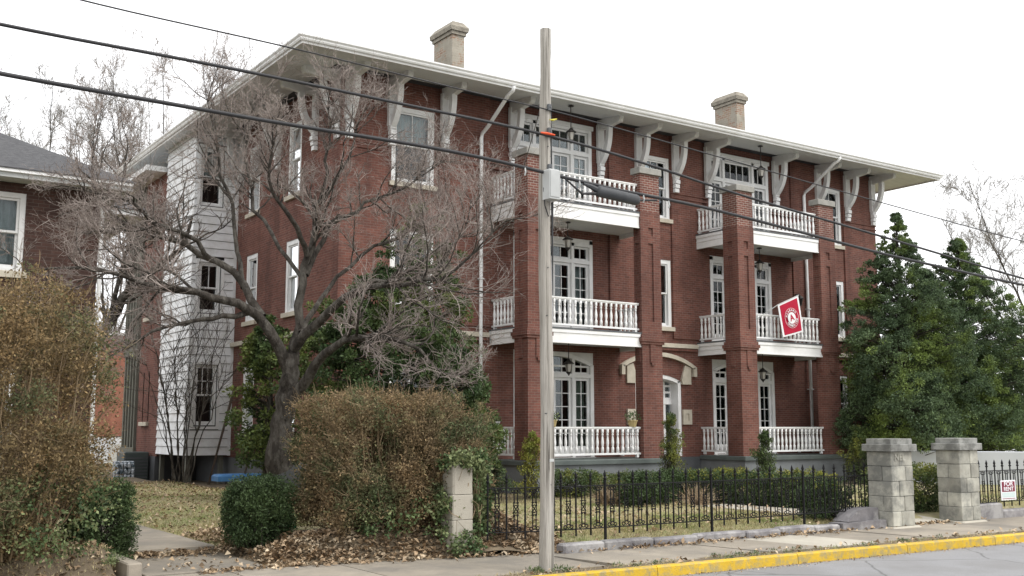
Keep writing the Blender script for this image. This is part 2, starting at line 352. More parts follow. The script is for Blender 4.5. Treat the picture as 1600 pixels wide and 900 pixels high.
def sprout(B, Rr, per, ang=(.5, 1.0), lf=(.35, .65), rf=.55, t0=.25, up=.25, lens=None):
    """children spaced along parents"""
    m, k, _ = B.shape; n = m * per; idx = np.repeat(np.arange(m), per)
    t = rng.uniform(t0, 1, n) * (k - 1.001); i = t.astype(int); fr = (t - i)[:, None]
    S = B[idx, i] * (1 - fr) + B[idx, i + 1] * fr; T = unit(B[idx, i + 1] - B[idx, i])
    side = unit(np.cross(T, unit(rng.normal(0, 1, (n, 3))))); a = rng.uniform(*ang, n)[:, None]
    D = T * np.cos(a) + side * np.sin(a) + np.array([0, 0, up])
    L = (lens[idx] if lens is not None else np.linalg.norm(np.diff(B, axis=1), axis=2).sum(1)[idx]) * rng.uniform(*lf, n)
    return S, D, L, Rr[idx, i] * rf
def leaves(P, size, aspect=.5, up=0.0, jit=.3, out=None):
    """one folded rhombus (two triangles) per point"""
    n = len(P); s = size * rng.uniform(1 - jit, 1 + jit, n)[:, None]
    d = rng.normal(0, 1, (n, 3)); d = d + (out * 1.2 if out is not None else 0); d[:, 2] += up; d = unit(d)
    w = unit(np.cross(d, rng.normal(0, 1, (n, 3)))); h = np.cross(d, w)
    V = np.stack([P, P + d * s * .5 + w * s * aspect * .5 + h * s * .08, P + d * s, P + d * s * .5 - w * s * aspect * .5 + h * s * .08], 1).reshape(-1, 3)
    return V, np.arange(4 * n).reshape(n, 4)
def clumps(C, r, per, squash=.8, shell=.55):
    n = len(C) * per; c = np.repeat(C, per, 0); rr = np.repeat(np.broadcast_to(r, len(C)), per)
    d = unit(rng.normal(0, 1, (n, 3))); q = rng.uniform(shell, 1, n) ** .7
    o = d * (q * rr)[:, None]; o[:, 2] *= squash
    return c + o, d

# ------------------------------------------------------------------ ground, road, pavement
BX = [-40, 4.1, 6.0, 8.6, 10.6, 12, 60]; BY = [15.0, 15.0, 15.0, 14.6, 14.2, 14.0, 13.9]
def back(x): return np.interp(x, BX, BY)
def kerbY(x): return 11.86 - .036 * (x - 9)
def H(x, y):
    x = np.asarray(x, float); y = np.asarray(y, float)
    s = np.clip((y - back(x)) / .7, 0, 1); s = s * s * (3 - 2 * s)
    h = -.03 + .18 * s + .16 * s * np.clip((10.9 - x) / .8, 0, 1)
    h += .03 * np.sin(x * 1.7 + .4) * np.sin(y * 1.3) * s
    mound = .30 * np.exp(-(((x - 9.7) / .6) ** 2 + ((y - 14.95) / .6) ** 2)) + .12 * np.exp(-(((x - 8) / 1.6) ** 2 + ((y - 15.2) / .5) ** 2))
    h = h + mound
    h = np.where((x > 6.0) & (y < 17.6), -.03 + (h + .03) * np.clip((x - 6.05) / .75, 0, 1) ** .7, np.where((x > 5.9) & (y < 25), .1 + (h - .1) * np.clip((x - 6.0) / 1.6, 0, 1), h))
    pit = (x > 3.98) & (x < 6.08) & (y < 17.1)
    return np.where(pit, -.03, np.where((x > 4.5) & (x < 6.05) & (y >= 17.1), np.minimum(h, .10), h))
big = 900.0
g = MB().box(-big, big, -big, big, -.6, -.30); tag(g.build('ground', GROUND), kind='structure')
xs = np.concatenate([np.linspace(-30, 3.9, 40), np.linspace(4.0, 26, 177)[0:], np.linspace(26.5, 90, 60)])
vv = np.concatenate([np.linspace(0, .12, 60), np.linspace(.13, 1, 45) ** 1.0]); vv = np.unique(vv)
Xg = np.repeat(xs[:, None], len(vv), 1); Yg = back(Xg) - .05 + vv[None, :] * 75; Zg = H(Xg, Yg)
n0, n1 = Xg.shape; I = np.arange(n0 * n1).reshape(n0, n1)
lo_ = wobj('lawn', np.stack([Xg, Yg, Zg], -1).reshape(-1, 3), np.stack([I[:-1, :-1], I[1:, :-1], I[1:, 1:], I[:-1, 1:]], -1).reshape(-1, 4), LAWN, smooth=True); tag(lo_, kind='structure')
lo_.data.materials.append(EARTH); cxg = (Xg[:-1, :-1] + .06).ravel(); cyg = Yg[:-1, :-1].ravel()
bare = ((cxg < 4.6) & (cyg < 19)) | ((cxg < 6.4) & (cyg < 17.3)) | ((cxg < 10.6) & (cyg < 17.0)) | ((cxg < 14) & (cyg > 32.5)) | ((cxg > 14) & (cyg > 22.3) & (cyg < 27))
lo_.data.polygons.foreach_set('material_index', bare.astype(np.int32))
rd = MB(); rd.add([(-200, -60, -.13), (300, -60, -.13), (300, kerbY(300) - .02, -.13), (-200, kerbY(-200) - .02, -.13), (-200, -60, -.2), (300, -60, -.2), (300, kerbY(300) - .02, -.2), (-200, kerbY(-200) - .02, -.2)],
        [[0, 1, 2, 3], [7, 6, 5, 4], [0, 4, 5, 1], [1, 5, 6, 2], [2, 6, 7, 3], [3, 7, 4, 0]])
tag(rd.build('road', ASPH), kind='structure')
# verge strip between kerb and pavement
vg = MB(); xsv = np.linspace(-20, 70, 91)
for a, b in zip(xsv[:-1], xsv[1:]):
    vg.add([(a, kerbY(a) + .12, -.05), (b, kerbY(b) + .12, -.05), (b, kerbY(b) + .62, -.05), (a, kerbY(a) + .62, -.05),
            (a, kerbY(a) + .12, .0), (b, kerbY(b) + .12, .0), (b, kerbY(b) + .62, -.004), (a, kerbY(a) + .62, -.004)], [[4, 5, 6, 7], [0, 3, 2, 1], [0, 1, 5, 4], [2, 3, 7, 6]])
tag(vg.build('verge', EARTH), kind='structure')
walk = tag(put('sidewalk', None, (14, 13, 0)), kind='structure')
stations = [-20, -14, -9, -5, -2, 0.2, 2.0, 3.7, 5.4, 7.0, 8.6, 10.2, 11.7, 13.2, 14.55, 16.0, 17.4, 18.9, 20.4, 21.9, 23.4, 25, 27, 30, 34, 40, 50, 65]
for i, (a, b) in enumerate(zip(stations[:-1], stations[1:])):
    s = MB(); a += .008; b -= .008; sk = .25 if a > 9 else 0
    p = [(a + sk, kerbY(a) + .52), (b + sk, kerbY(b) + .52), (b, back(b) - .02), (a, back(a) - .02)]; dz = random.uniform(-.006, .006)
    s.add([(x, y, -.08) for x, y in p] + [(x, y, dz) for x, y in p], [[3, 2, 1, 0], [4, 5, 6, 7], [0, 1, 5, 4], [1, 2, 6, 5], [2, 3, 7, 6], [3, 0, 4, 7]])
    s.build('slab', CONC2 if 14 < a < 15.5 else CONC, walk)
tag(MB().box(-20, 65, 12.3, 16.2, -.2, -.085).build('path_base', EARTH), kind='structure')
kb = tag(put('kerb', None, (14, 11.8, -.13)), kind='structure')
x = -6.0
while x < 60:
    L = random.uniform(2.2, 3.2); a, b = x + .006, x + L - .006; s = MB()
    prof = [(0, -.16), (.012, .005), (.04, .025), (.13, .028), (.14, -.16)]
    k = len(prof); s.add([(a, kerbY(a) - .02 + p, q) for p, q in prof] + [(b, kerbY(b) - .02 + p, q) for p, q in prof],
          [list(range(k)), list(range(2 * k - 1, k - 1, -1))] + [[i, k + i, k + (i + 1) % k, (i + 1) % k] for i in range(k)])
    s.build('kerb_block', YELLOW, kb); x += L
# low retaining kerb under the fence
lw = thing('garden_kerb_wall', 'low grey stone kerb wall in blocks under the iron fence', 'wall', (14, 13.95, 0))
x = 10.55
while x < 17.3:
    L = random.uniform(.7, 1.5); L = min(L, 17.32 - x); t = random.uniform(-.01, .012)
    MB().cbox(x + .008, x + L - .008, 13.93 + t, 14.17 + t, -.05, .135 + t, .03).build('stone_block', KSTONE, lw); x += L
s = MB()
s.add([(17.35, 13.9, -.05), (18.5, 13.75, -.05), (18.5, 14.25, -.05), (17.35, 14.25, -.05), (17.35, 13.9, .14), (18.5, 13.75, .17), (18.5, 14.25, .17), (17.35, 14.25, .14)],
      [[3, 2, 1, 0], [4, 5, 6, 7], [0, 1, 5, 4], [1, 2, 6, 5], [2, 3, 7, 6], [3, 0, 4, 7]]); s.build('stone_block', KSTONE, lw)
s = MB(); s.prism([(17.55, .16), (18.49, .16), (18.49, .40), (18.05, .40), (17.85, .36), (17.7, .27)], 13.93, 14.32); s.build('sloping_stone', KSTONE, lw)
rw = thing('garden_kerb_wall', 'low grey stone kerb wall right of the gate under the rent sign', 'wall', (25, 13.95, 0))
x = 21.7; first = True
while x < 32:
    L = random.uniform(.9, 1.7)
    MB().cbox(x + .008, x + L - .008, 13.85, 14.1, -.05, .33 if first else .17, .03).build('stone_block', KSTONE, rw); x += L; first = False

# entrance walk behind the gate, side path with a step
gp = [(19.28, 13.95, .03), (20.86, 13.95, .03), (20.6, 14.5, .12), (19.4, 15.6, .17), (19.1, 18.7, .175), (18.0, 18.7, .175), (18.25, 15.0, .17)]
gw = MB(); gw.add(gp + [(x, y, z - .15) for x, y, z in gp], [[0, 1, 2, 3, 6], [6, 3, 4, 5]] + [[i, i + 7, (i + 1) % 7 + 7, (i + 1) % 7] for i in range(7)])
tag(gw.build('entrance_path', CONC2), kind='structure')
sp = tag(put('side_path', None, (5.5, 20, 0)), kind='structure')
yy = 17.1
for q in range(4):
    L = 1.55; MB().cbox(4.6, 5.95, yy + .006, yy + L - .006, -.1, .14 + random.uniform(-.004, .004), .01).build('slab', CONC, sp); yy += L
MB().cbox(4.28, 6.02, 15.02, 17.08, -.1, .022, .01).build('step_slab', CONC, sp)
MB().cbox(4.04, 4.24, 15.02, 17.4, -.1, .19, .02).build('edging', CONC, sp)

# ------------------------------------------------------------------ the apartment building
XL, XR, YF, YB = 12.55, 36.03, 26.8, 43.0
BLD = thing('brick_apartment_building', 'three storey red brick apartment building with white balconies and bracketed eaves', 'apartment building', (24.3, 26.8, 0))
def wall_grid(mb, a0, a1, c0, c1, holes, depth=.22):
    A = sorted({a0, a1} | {h[0] for h in holes} | {h[1] for h in holes}); Cc = sorted({c0, c1} | {h[2] for h in holes} | {h[3] for h in holes})
    inside = lambda x, z: any(h[0] < x < h[1] and h[2] < z < h[3] for h in holes)
    for i in range(len(A) - 1):
        for j in range(len(Cc) - 1):
            if not inside((A[i] + A[i + 1]) / 2, (Cc[j] + Cc[j + 1]) / 2):
                mb.add([(A[i], 0, Cc[j]), (A[i + 1], 0, Cc[j]), (A[i + 1], 0, Cc[j + 1]), (A[i], 0, Cc[j + 1])], [[0, 1, 2, 3]])
    for h in holes:
        x0, x1, z0, z1 = h[:4]
        mb.add([(x0, 0, z0), (x1, 0, z0), (x1, 0, z1), (x0, 0, z1), (x0, depth, z0), (x1, depth, z0), (x1, depth, z1), (x0, depth, z1)], [[0, 1, 5, 4], [1, 2, 6, 5], [2, 3, 7, 6], [3, 0, 4, 7]])
FRX = [(18.40, 21.50), (26.80, 29.90)]
FRZ = [(1.08, 4.36), (4.92, 8.0), (8.72, 11.80)]
CWX = (23.68, 24.95); CWZ = [(5.38, 7.68), (9.1, 11.25)]
RWX = (32.85, 34.05); LWX = (14.13, 15.56); SWZ = [(1.83, 3.98), (5.44, 7.64), (9.05, 11.3)]
DOOR = (23.27, 25.33, 1.05, 3.80)
holes = [(*x, *z) for x in FRX for z in FRZ] + [(*CWX, *z) for z in CWZ] + [(*RWX, *z) for z in SWZ] + [(*LWX, *z) for z in SWZ] + [DOOR]
fw = MB((0, YF, 0)); wall_grid(fw, XL, XR, 0, 12.2, holes); fw.build('front_wall', BRICK, BLD)
SIDEW = [(29.6, 30.6), (32.95, 33.95)]
sw = MB((XL, 0, 0), (0, 1, 0), (1, 0, 0)); wall_grid(sw, YF, YB, 0, 12.2, [(*y, *z) for y in SIDEW for z in SWZ]); sw.build('side_wall', BRICK, BLD)
MB().add([(XR, YF, 0), (XR, YB, 0), (XR, YB, 12.2), (XR, YF, 12.2), (XL, YB, 0), (XL, YB, 12.2)], [[0, 1, 2, 3], [1, 4, 5, 2]]).build('rear_wall', BRICK, BLD)
# shallow brick piers, corbel lines, string courses, base
for a, b in ((24.98, 26.45), (22.2, 23.65), (34.12, XR + .05), (XL - .05, 14.0), (15.7, 17.5), (31.1, 32.8)):
    MB().box(a, b, YF - .06, YF + .02, 5.0, 12.15).build('brick_pilaster', BRICK, BLD)
for z in (9.86, 10.02):
    for a, b in ((XL - .07, 14.02), (15.68, 18.3), (21.6, 23.66), (24.97, 26.7), (30.0, 32.82), (34.1, XR + .07)):
        MB().box(a, b, YF - .095, YF + .02, z, z + .045).build('corbel_line', BRICK, BLD)
for a, b in ((XL - .1, 17.45), (22.72, 26.05), (31.15, XR + .1)):
    MB().cbox(a, b, YF - .14, YF + .02, 4.68, 4.82, .015).build('string_course', LIME, BLD)
    MB().box(a, b, YF - .10, YF + .02, 4.58, 4.675).build('corbel_line', BRICK, BLD)
MB().cbox(XL - .14, XL + .02, YF - .14, 34.9, 4.68, 4.82, .015).build('string_course', LIME, BLD)
MB().box(XL - .06, XR + .06, YF - .06, YF + .02, -.1, 1.02).build('foundation', GREYPT, BLD)
MB().box(XL - .06, XL + .02, YF + .03, YB, -.1, 1.02).build('foundation', GREYPT, BLD)

PANE = {}
def pane(parent, mb, a0, a1, c0, c1, b, mat=None):
    w, h = a1 - a0, c1 - c0; side = abs(mb.u[1]) > .5; key = (round(w, 3), round(h, 3), side)
    if key not in PANE:
        q = MB((0, 0, 0), mb.u, mb.n).box(-w / 2, w / 2, 0, .006, 0, h); PANE[key] = q.mesh('pane', GLASS)
    put('pane', PANE[key], mb.P(((a0 + a1) / 2, b, c0)), parent)
def grid(mbf, parent, a0, a1, c0, c1, b, cols, rows, mun=.025, d=.035):
    """muntin grid into mbf, panes as objects"""
    w = (a1 - a0 - mun * (cols - 1)) / cols; h = (c1 - c0 - mun * (rows - 1)) / rows; P = []
    for i in range(1, cols): x = a0 + i * (w + mun) - mun; mbf.box(x, x + mun, b - .012, b + d - .012, c0, c1)
    for j in range(1, rows): z = c0 + j * (h + mun) - mun; mbf.box(a0, a1, b - .010, b + d - .014, z, z + mun)
    for i in range(cols):
        for j in range(rows): P.append((a0 + i * (w + mun), a0 + i * (w + mun) + w, c0 + j * (h + mun), c0 + j * (h + mun) + h, b + .004))
    return P
def ring(mb, a0, a1, c0, c1, w, b0, b1, bot=None):
    bot = w if bot is None else bot
    mb.box(a0, a0 + w, b0, b1, c0, c1); mb.box(a1 - w, a1, b0, b1, c0, c1)
    mb.box(a0 + w, a1 - w, b0 + .001, b1 - .001, c1 - w, c1 - .001); mb.box(a0 + w, a1 - w, b0 + .001, b1 - .001, c0 + .001, c0 + bot)
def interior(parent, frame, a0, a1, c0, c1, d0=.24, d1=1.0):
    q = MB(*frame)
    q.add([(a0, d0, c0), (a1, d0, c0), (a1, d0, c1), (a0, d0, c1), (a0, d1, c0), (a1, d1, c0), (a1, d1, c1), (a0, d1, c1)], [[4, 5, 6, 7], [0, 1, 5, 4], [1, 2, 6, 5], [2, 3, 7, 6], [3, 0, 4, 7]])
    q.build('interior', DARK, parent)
def curtain(parent, frame, a0, a1, c0, c1, mat, b=.3):
    q = MB(*frame); n = max(8, int((a1 - a0) * 40)); A = np.linspace(a0, a1, n)
    for i in range(n - 1):
        w0, w1 = b + .02 * math.sin(A[i] * 45), b + .02 * math.sin(A[i + 1] * 45)
        q.add([(A[i], w0, c0), (A[i + 1], w1, c0), (A[i + 1], w1, c1), (A[i], w0, c1)], [[0, 1, 2, 3]])
    q.build('curtain', mat, parent)
FRONT = lambda: ((0, YF, 0), (1, 0, 0), (0, 1, 0))
def sash_window(frame, a0, a1, c0, c1, up=(1, 1), low=(1, 1), cur=None, sill=LIME, parent=BLD, case=.14, mat=WHITE, hood=False):
    f = MB(*frame); ring(f, a0, a1, c0, c1, case, .02, .20, .06); i0, i1 = a0 + case, a1 - case; mid = (c0 + c1) / 2
    ring(f, i0 + .002, i1 - .002, mid - .02, c1 - case - .002, .05, .06, .11); ring(f, i0 + .002, i1 - .002, c0 + .062, mid + .02, .05, .115, .165, .08)
    Pn = grid(f, None, i0 + .052, i1 - .052, mid + .032, c1 - case - .052, .085, *up) + grid(f, None, i0 + .052, i1 - .052, c0 + .142, mid - .032, .14, *low)
    w = f.build('window', mat, parent)
    for p in Pn: pane(w, f, *p)
    if sill: MB(*frame).cbox(a0 - .08, a1 + .08, -.09, .2, c0 - .14, c0 - .003, .012).build('sill', sill, w)
    interior(w, frame, a0 + .01, a1 - .01, c0 + .01, c1 - .01)
    if cur: curtain(w, frame, i0, i1, c0 + (cur[1] if len(cur) > 1 else 0.05), c1 - case, cur[0])
    return w
for z, u in zip(CWZ, ((2, 1), (3, 1))): sash_window(FRONT(), *CWX, *z, up=u)
for z, cu in zip(SWZ, ((CURT, 1.1), None, None)): sash_window(FRONT(), *RWX, *z, up=(2, 1), cur=cu)
for z, cu in zip(SWZ, (None, None, (BLIND, 1.15))): sash_window(FRONT(), *LWX, *z, up=(2, 1), cur=cu)
SIDEF = ((XL, 0, 0), (0, 1, 0), (1, 0, 0))
for y in SIDEW:
    for z in SWZ: sash_window(SIDEF, *y, *z, cur=(BLIND, .3))

def arc(x0, x1, zs, za, n=14):
    """segmental arch polyline from (x0,zs) over apex za to (x1,zs)"""
    c = (x0 + x1) / 2; w = (x1 - x0) / 2; s = za - zs; r = (w * w + s * s) / (2 * s); th = math.asin(w / r)
    return [(c + r * math.sin(-th + 2 * th * i / n), za - r + r * math.cos(-th + 2 * th * i / n)) for i in range(n + 1)]
def french(k, lev):
    x0, x1 = FRX[k]; z0, z1 = FRZ[lev]; fr = FRONT(); f = MB(*fr); arched = lev == 0
    zt = [3.56, 7.22, 10.78][lev]; m1, m2 = x0 + .80, x1 - .80; top = 3.98 if arched else z1
    Pn = []
    # outer casing and mullions
    f.box(x0, x0 + .13, -.03, .2, z0, top); f.box(x1 - .13, x1, -.03, .2, z0, top)
    for m in (m1, m2): f.box(m - .055, m + .055, -.02, .2, z0, z1 - (.12 if arched else .1))
    f.box(x0 + .13, x1 - .13, -.025, .19, zt, zt + .12)
    if arched:
        o = arc(x0, x1, 3.975, z1); i = arc(x0 + .13, x1 - .13, 3.93, z1 - .14); f.band(i, o, -.03, .2)
    else:
        f.box(x0 - (.06 if lev == 2 else 0), x1 + (.06 if lev == 2 else 0), -.06 if lev == 2 else -.03, .2, z1 - .12, z1 + .02); f.box(x0 + .131, x1 - .131, -.02, .2, z1 - .22, z1 - .121)
    bays = [(x0 + .13, m1 - .055, 1), (m1 + .055, m2 - .055, 2), (m2 + .055, x1 - .13, 1)]
    for a, b, n in bays:
        w = (b - a) / n
        for q in range(n):                        # door leaves and sidelights, five rows of two panes
            l0, l1 = a + q * w + .004, a + (q + 1) * w - .004
            ring(f, l0, l1, z0 + .02, zt - .002, .085, .06, .12, .32)
            Pn += grid(f, None, l0 + .085, l1 - .085, z0 + .34, zt - .087, .085, 2, 5)
        t1 = z1 - .225 if not arched else 3.95
        ring(f, a + .003, b - .003, zt + .121, t1, .06, .06, .12)
        if not arched: Pn += grid(f, None, a + .063, b - .063, zt + .181, t1 - .06, .085, 4 if n == 2 else 2, 1)
        else:
            cc = (x0 + x1) / 2; zc = lambda x: np.interp(x, *zip(*arc(x0 + .13, x1 - .13, 3.93, z1 - .14)))
            cols = 4 if n == 2 else 2; w = (b - a) / cols
            for q in range(cols):
                p0, p1 = a + q * w + .012, a + (q + 1) * w - .012
                g_ = MB(*fr); g_.prism([(p0, zt + .121), (p1, zt + .121), (p1, float(zc(p1))), ((p0 + p1) / 2, float(zc((p0 + p1) / 2))), (p0, float(zc(p0)))], .086, .092)
                Pn.append(g_)
                if q: f.box(a + q * w - .014, a + q * w + .014, .07, .11, zt + .12, float(zc(a + q * w)))
            f.v, f.f = f.v, f.f
    w = f.build('french_window', WHITE, BLD)
    for p in Pn:
        if isinstance(p, MB): p.build('pane', GLASS, w)
        else: pane(w, f, *p)
    interior(w, fr, x0 + .01, x1 - .01, z0 + .01, z1 - .01, .24, 1.4)
    MB(*fr).cbox(x0 - .02, x1 + .02, -.12, .2, z0 - .06, z0 - .003, .01).build('threshold', TRIM, w)
    cur = {(0, 0): CURTG, (0, 1): CURT, (0, 2): CURT, (1, 0): CURT, (1, 1): CURT, (1, 2): CURT}[(k, lev)]
    for (a, b, n), p in zip(bays, (.9, .0, .9)):
        if n == 1: curtain(w, fr, a, b, z0 + .03, zt, cur)
    if lev == 2: curtain(w, fr, bays[1][0], bays[1][1], z0 + .03, zt - .55 if k else zt, CURT, .5)
    if arched:
        o = arc(x0, x1, 3.975, z1); pts = [(x0, z1 + .002), (x1, z1 + .002)]
        s = MB(*fr); s.add([(p[0], .005, p[1]) for p in o] + [(p[0], .005, z1 + .01) for p in o], [[i, i + 1, len(o) + i + 1, len(o) + i] for i in range(len(o) - 1)]); s.build('spandrel', TRIM, w)
for k in (0, 1):
    for lev in range(3): french(k, lev)

# entrance with stone hood
fr = FRONT(); x0, x1, z0, z1 = DOOR; D = .42
f = MB(*fr); lo = arc(x0, x1, 3.55, z1 - .03)
f.box(x0 + .001, x0 + .14, .03, D + .1, z0, 3.56); f.box(x1 - .14, x1 - .001, .03, D + .1, z0, 3.56)
f.band(arc(x0 + .14, x1 - .14, 3.48, z1 - .16), lo, .03, D + .1)
f.box(x0 + .14, x1 - .14, D - .06, D + .1, 2.78, 2.95)
ent = None; Pn = []
W6 = (x1 - x0 - .28) / 6
for q in range(7):
    xx = x0 + .14 + q * W6; f.box(xx - .035, xx + .035, D - .03, D + .05, 2.95, 3.64 if 0 < q < 6 else 3.5)
for j in range(4):
    zz = 2.98 + j * .21; f.box(x0 + .14, x1 - .14, D - .025, D + .045, zz - .035, zz + .03)
for xx in (x0 + .45, x1 - .45): f.box(xx - .05, xx + .05, D - .04, D + .06, z0, 2.78)
ring(f, x0 + .5, 24.298, z0 + .02, 2.77, .1, D, D + .06, .35); ring(f, 24.302, x1 - .5, z0 + .02, 2.77, .1, D, D + .06, .35)
ent = f.build('entrance_door', WHITE, BLD)
for q in range(6):
    for j in range(3):
        pane(ent, f, x0 + .14 + q * W6 + .036, x0 + .14 + (q + 1) * W6 - .036, 3.011 + j * .21, 3.154 + j * .21, D)
pane(ent, f, x0 + .6, 24.198, z0 + .37, 2.67, D + .03); pane(ent, f, 24.402, x1 - .6, z0 + .37, 2.67, D + .03)
pane(ent, f, x0 + .142, x0 + .398, z0 + .05, 2.77, D + .03); pane(ent, f, x1 - .398, x1 - .142, z0 + .05, 2.77, D + .03)
interior(ent, fr, x0 + .01, x1 - .01, z0 + .01, z1 + .2, D + .12, D + 1.6)
s = MB(*fr); o = arc(x0, x1, 3.55, z1 - .03); s.add([(p[0], .01, p[1]) for p in o] + [(p[0], .01, z1 + .01) for p in o] + [(p[0], .25, p[1]) for p in o],
      [[i, i + 1, len(o) + i + 1, len(o) + i] for i in range(len(o) - 1)] + [[i, i + 1, 2 * len(o) + i + 1, 2 * len(o) + i] for i in range(len(o) - 1)]); s.build('arch_brickwork', BRICK, BLD)
ho = MB(*fr); ho.band(arc(22.72, 25.83, 3.98, 4.36), arc(22.6, 25.95, 4.04, 4.50), -.13, .02); ho.box(22.6, 22.74, -.13, .02, 3.72, 4.03); ho.box(25.81, 25.95, -.13, .02, 3.72, 4.03)
ho.build('stone_hood', LIME, BLD)
for m in (1, -1):
    X = lambda a: 24.3 + m * a
    s = MB(*fr); s.prism([(X(1.035), 3.45), (X(1.43), 3.45), (X(1.43), 4.02), (X(1.16), 4.1), (X(1.0), 3.62)][::m], -.07, .01); s.build('skewback_stone', LIME, BLD)
    s = MB(*fr); a, b = sorted((X(1.04), X(1.43))); ring(s, a, b, 2.1, 2.6, .13, -.07, .01); s.box(a + .13, b - .13, -.03, .01, 2.23, 2.47); s.build('block_stone', LIME, BLD)

# porches
RAILZ = [2.02, 5.82, 9.60]; BOTZ = [1.19, 4.98, 8.76]
bal = [(.044, 0), (.044, .15), (.040, .17), (.026, .20), (.040, .27), (.046, .33), (.036, .42), (.026, .50), (.022, .54), (.036, .555), (.036, .58), (.024, .595), (.034, .62), (.042, .635), (.042, .74)]
def bal_mesh(h): return MB().lathe([(r, z / .74 * h) for r, z in bal], 0, 0, 8).mesh('baluster', WHITE, True)
BALM = [bal_mesh(RAILZ[i] - .07 - BOTZ[i] - .055) for i in range(3)]
def balustrade(p0, p1, lev, group=None):
    p0, p1 = np.array(p0, float), np.array(p1, float); L = np.linalg.norm(p1 - p0); u = (p1 - p0) / L; n = np.array([-u[1], u[0]])
    q = MB((p0[0], p0[1], 0), (u[0], u[1], 0), (n[0], n[1], 0)); zt, zb = RAILZ[lev], BOTZ[lev]
    q.box(0, L, -.055, .055, zt - .035, zt); q.box(0, L, -.038, .038, zt - .07, zt - .034); q.box(0, L, -.045, .045, zb, zb + .055)
    for a in np.linspace(.12, L - .12, max(2, int(L / 1.3))): q.box(a - .04, a + .04, -.04, .04, zb - .09, zb)
    o = q.build('balustrade', WHITE, BLD); m = max(3, int(round(L / .194)))
    for i in range(m):
        c = p0 + u * (L * (i + .5) / m); put('baluster', BALM[lev], (c[0], c[1], zb + .055), o)
def slotted_pillar(X0, X1, Y0, Y1):
    # shaft with corbelled band, pendant and sunk slots
    pl = MB(); pl.box(X0, X1, Y0, Y1, 1.075, 4.55)
    pl.box(X0 - .05, X1 + .05, Y0 - .05, Y1 + .05, 4.55, 4.63); pl.box(X0 - .08, X1 + .08, Y0 - .08, Y1 + .08, 4.63, 4.74); pl.box(X0 - .04, X1 + .04, Y0 - .04, Y1 + .04, 4.74, 4.84)
    c = (X0 + X1) / 2
    pl.box(c - .11, c + .11, Y0 - .035, Y0, 3.98, 4.55); pl.box(c - .07, c + .07, Y0 - .05, Y0 - .034, 3.9, 4.02)
    cy = (Y0 + Y1) / 2; pl.box(X0 - .035, X0, cy - .09, cy + .09, 3.98, 4.55)
    o = pl.build('brick_pillar', BRICK, BLD)
    up = MB(); t = .05
    up.box(X0 + t, X1 - t, Y0 + t, Y1, 4.84, 8.72)
    def face(a0, a1, b0, b1, along):   # cladding round the slots
        w = .10; m = (a0 + a1) / 2
        for (z0, z1) in ((4.84, 5.25), (7.72, 7.95), (8.22, 8.72)):
            (up.box(a0, a1, b0, b1, z0, z1) if along == 'x' else up.box(b0, b1, a0, a1, z0, z1))
        for (z0, z1) in ((5.25, 7.72), (7.95, 8.22)):
            for s0, s1 in ((a0, m - w), (m + w, a1)):
                (up.box(s0, s1, b0, b1, z0, z1) if along == 'x' else up.box(b0, b1, s0, s1, z0, z1))
    face(X0, X1, Y0, Y0 + t, 'x'); face(Y0 + t, Y1, X0, X0 + t, 'y'); up.box(X1 - t, X1, Y0 + t, Y1, 4.84, 8.72)
    up.build('shaft', BRICK, o)
    MB().box(X0 + .012, X1 - .012, Y0 + .012, Y1 - .005, 8.72, 9.93).build('pillar_head', BRICK_TOP, o)
    MB().cbox(X0 - .06, X1 + .06, Y0 - .06, Y1 + .06, 9.93, 10.13, .02).build('capstone', PILCAP, o)
for k, (P0, P1) in enumerate(((17.53, 22.66), (26.13, 31.10))):
    MB().box(P0 - .02, P1 + .02, 24.72, 26.74, -.1, .93).build('porch_base', PLINTH, BLD)
    MB().cbox(P0 - .09, P1 + .09, 24.64, 26.74, .935, 1.07, .02).build('porch_floor', PLCAP, BLD)
    slotted_pillar(P0, P0 + .77, 24.8, 25.48); slotted_pillar(P1 - .82, P1, 24.8, 25.14)
    for z0, zt in ((4.45, 4.86), (8.17, 8.64)):
        d = MB(); d.box(P0 + .03, P1 - .03, 24.92, 26.78, z0 + .13, zt - .02); d.build('porch_ceiling', SOFFIT, BLD)
        fa = MB(); a, b = P0 + .775, P1 - .825
        fa.box(a, b, 24.86, 24.915, z0, zt); fa.box(a, b, 24.835, 24.86, zt - .10, zt - .002); fa.box(a, b, 24.845, 24.86, z0 + .002, z0 + .04)
        for xx, sg in ((P0 + .0, 1), (P1 - .055, -1)):
            y0 = 25.485 if sg > 0 else 25.145
            e0, e1 = (xx - .03, xx) if sg > 0 else (xx + .055, xx + .085)
            fa.box(xx, xx + .055, y0, 26.79, z0, zt); fa.box(e0, e1, y0, 26.79, zt - .10, zt - .002); fa.box(min(e0, e1) + (.012 if sg > 0 else 0), max(e0, e1) - (0 if sg > 0 else .012), y0, 26.79, zt - .24, zt - .205)
        fa.build('fascia', WHITE, BLD)
        MB().box(P0 - .04, P1 + .02, 24.815 + .68, 26.78, zt + .002, zt + .05).build('floor_edge', GREYPT, BLD)
        MB().box(P0 + .775, P1 - .825, 24.82, 25.495, zt + .002, zt + .05).build('floor_edge', GREYPT, BLD)
    for lev in range(3):
        balustrade((P0 + .77, 24.98), (P1 - .82, 24.98), lev)
        balustrade((P0 + .10, 26.78), (P0 + .10, 25.48), lev)
        balustrade((P1 - .10, 25.14), (P1 - .10, 26.78), lev)

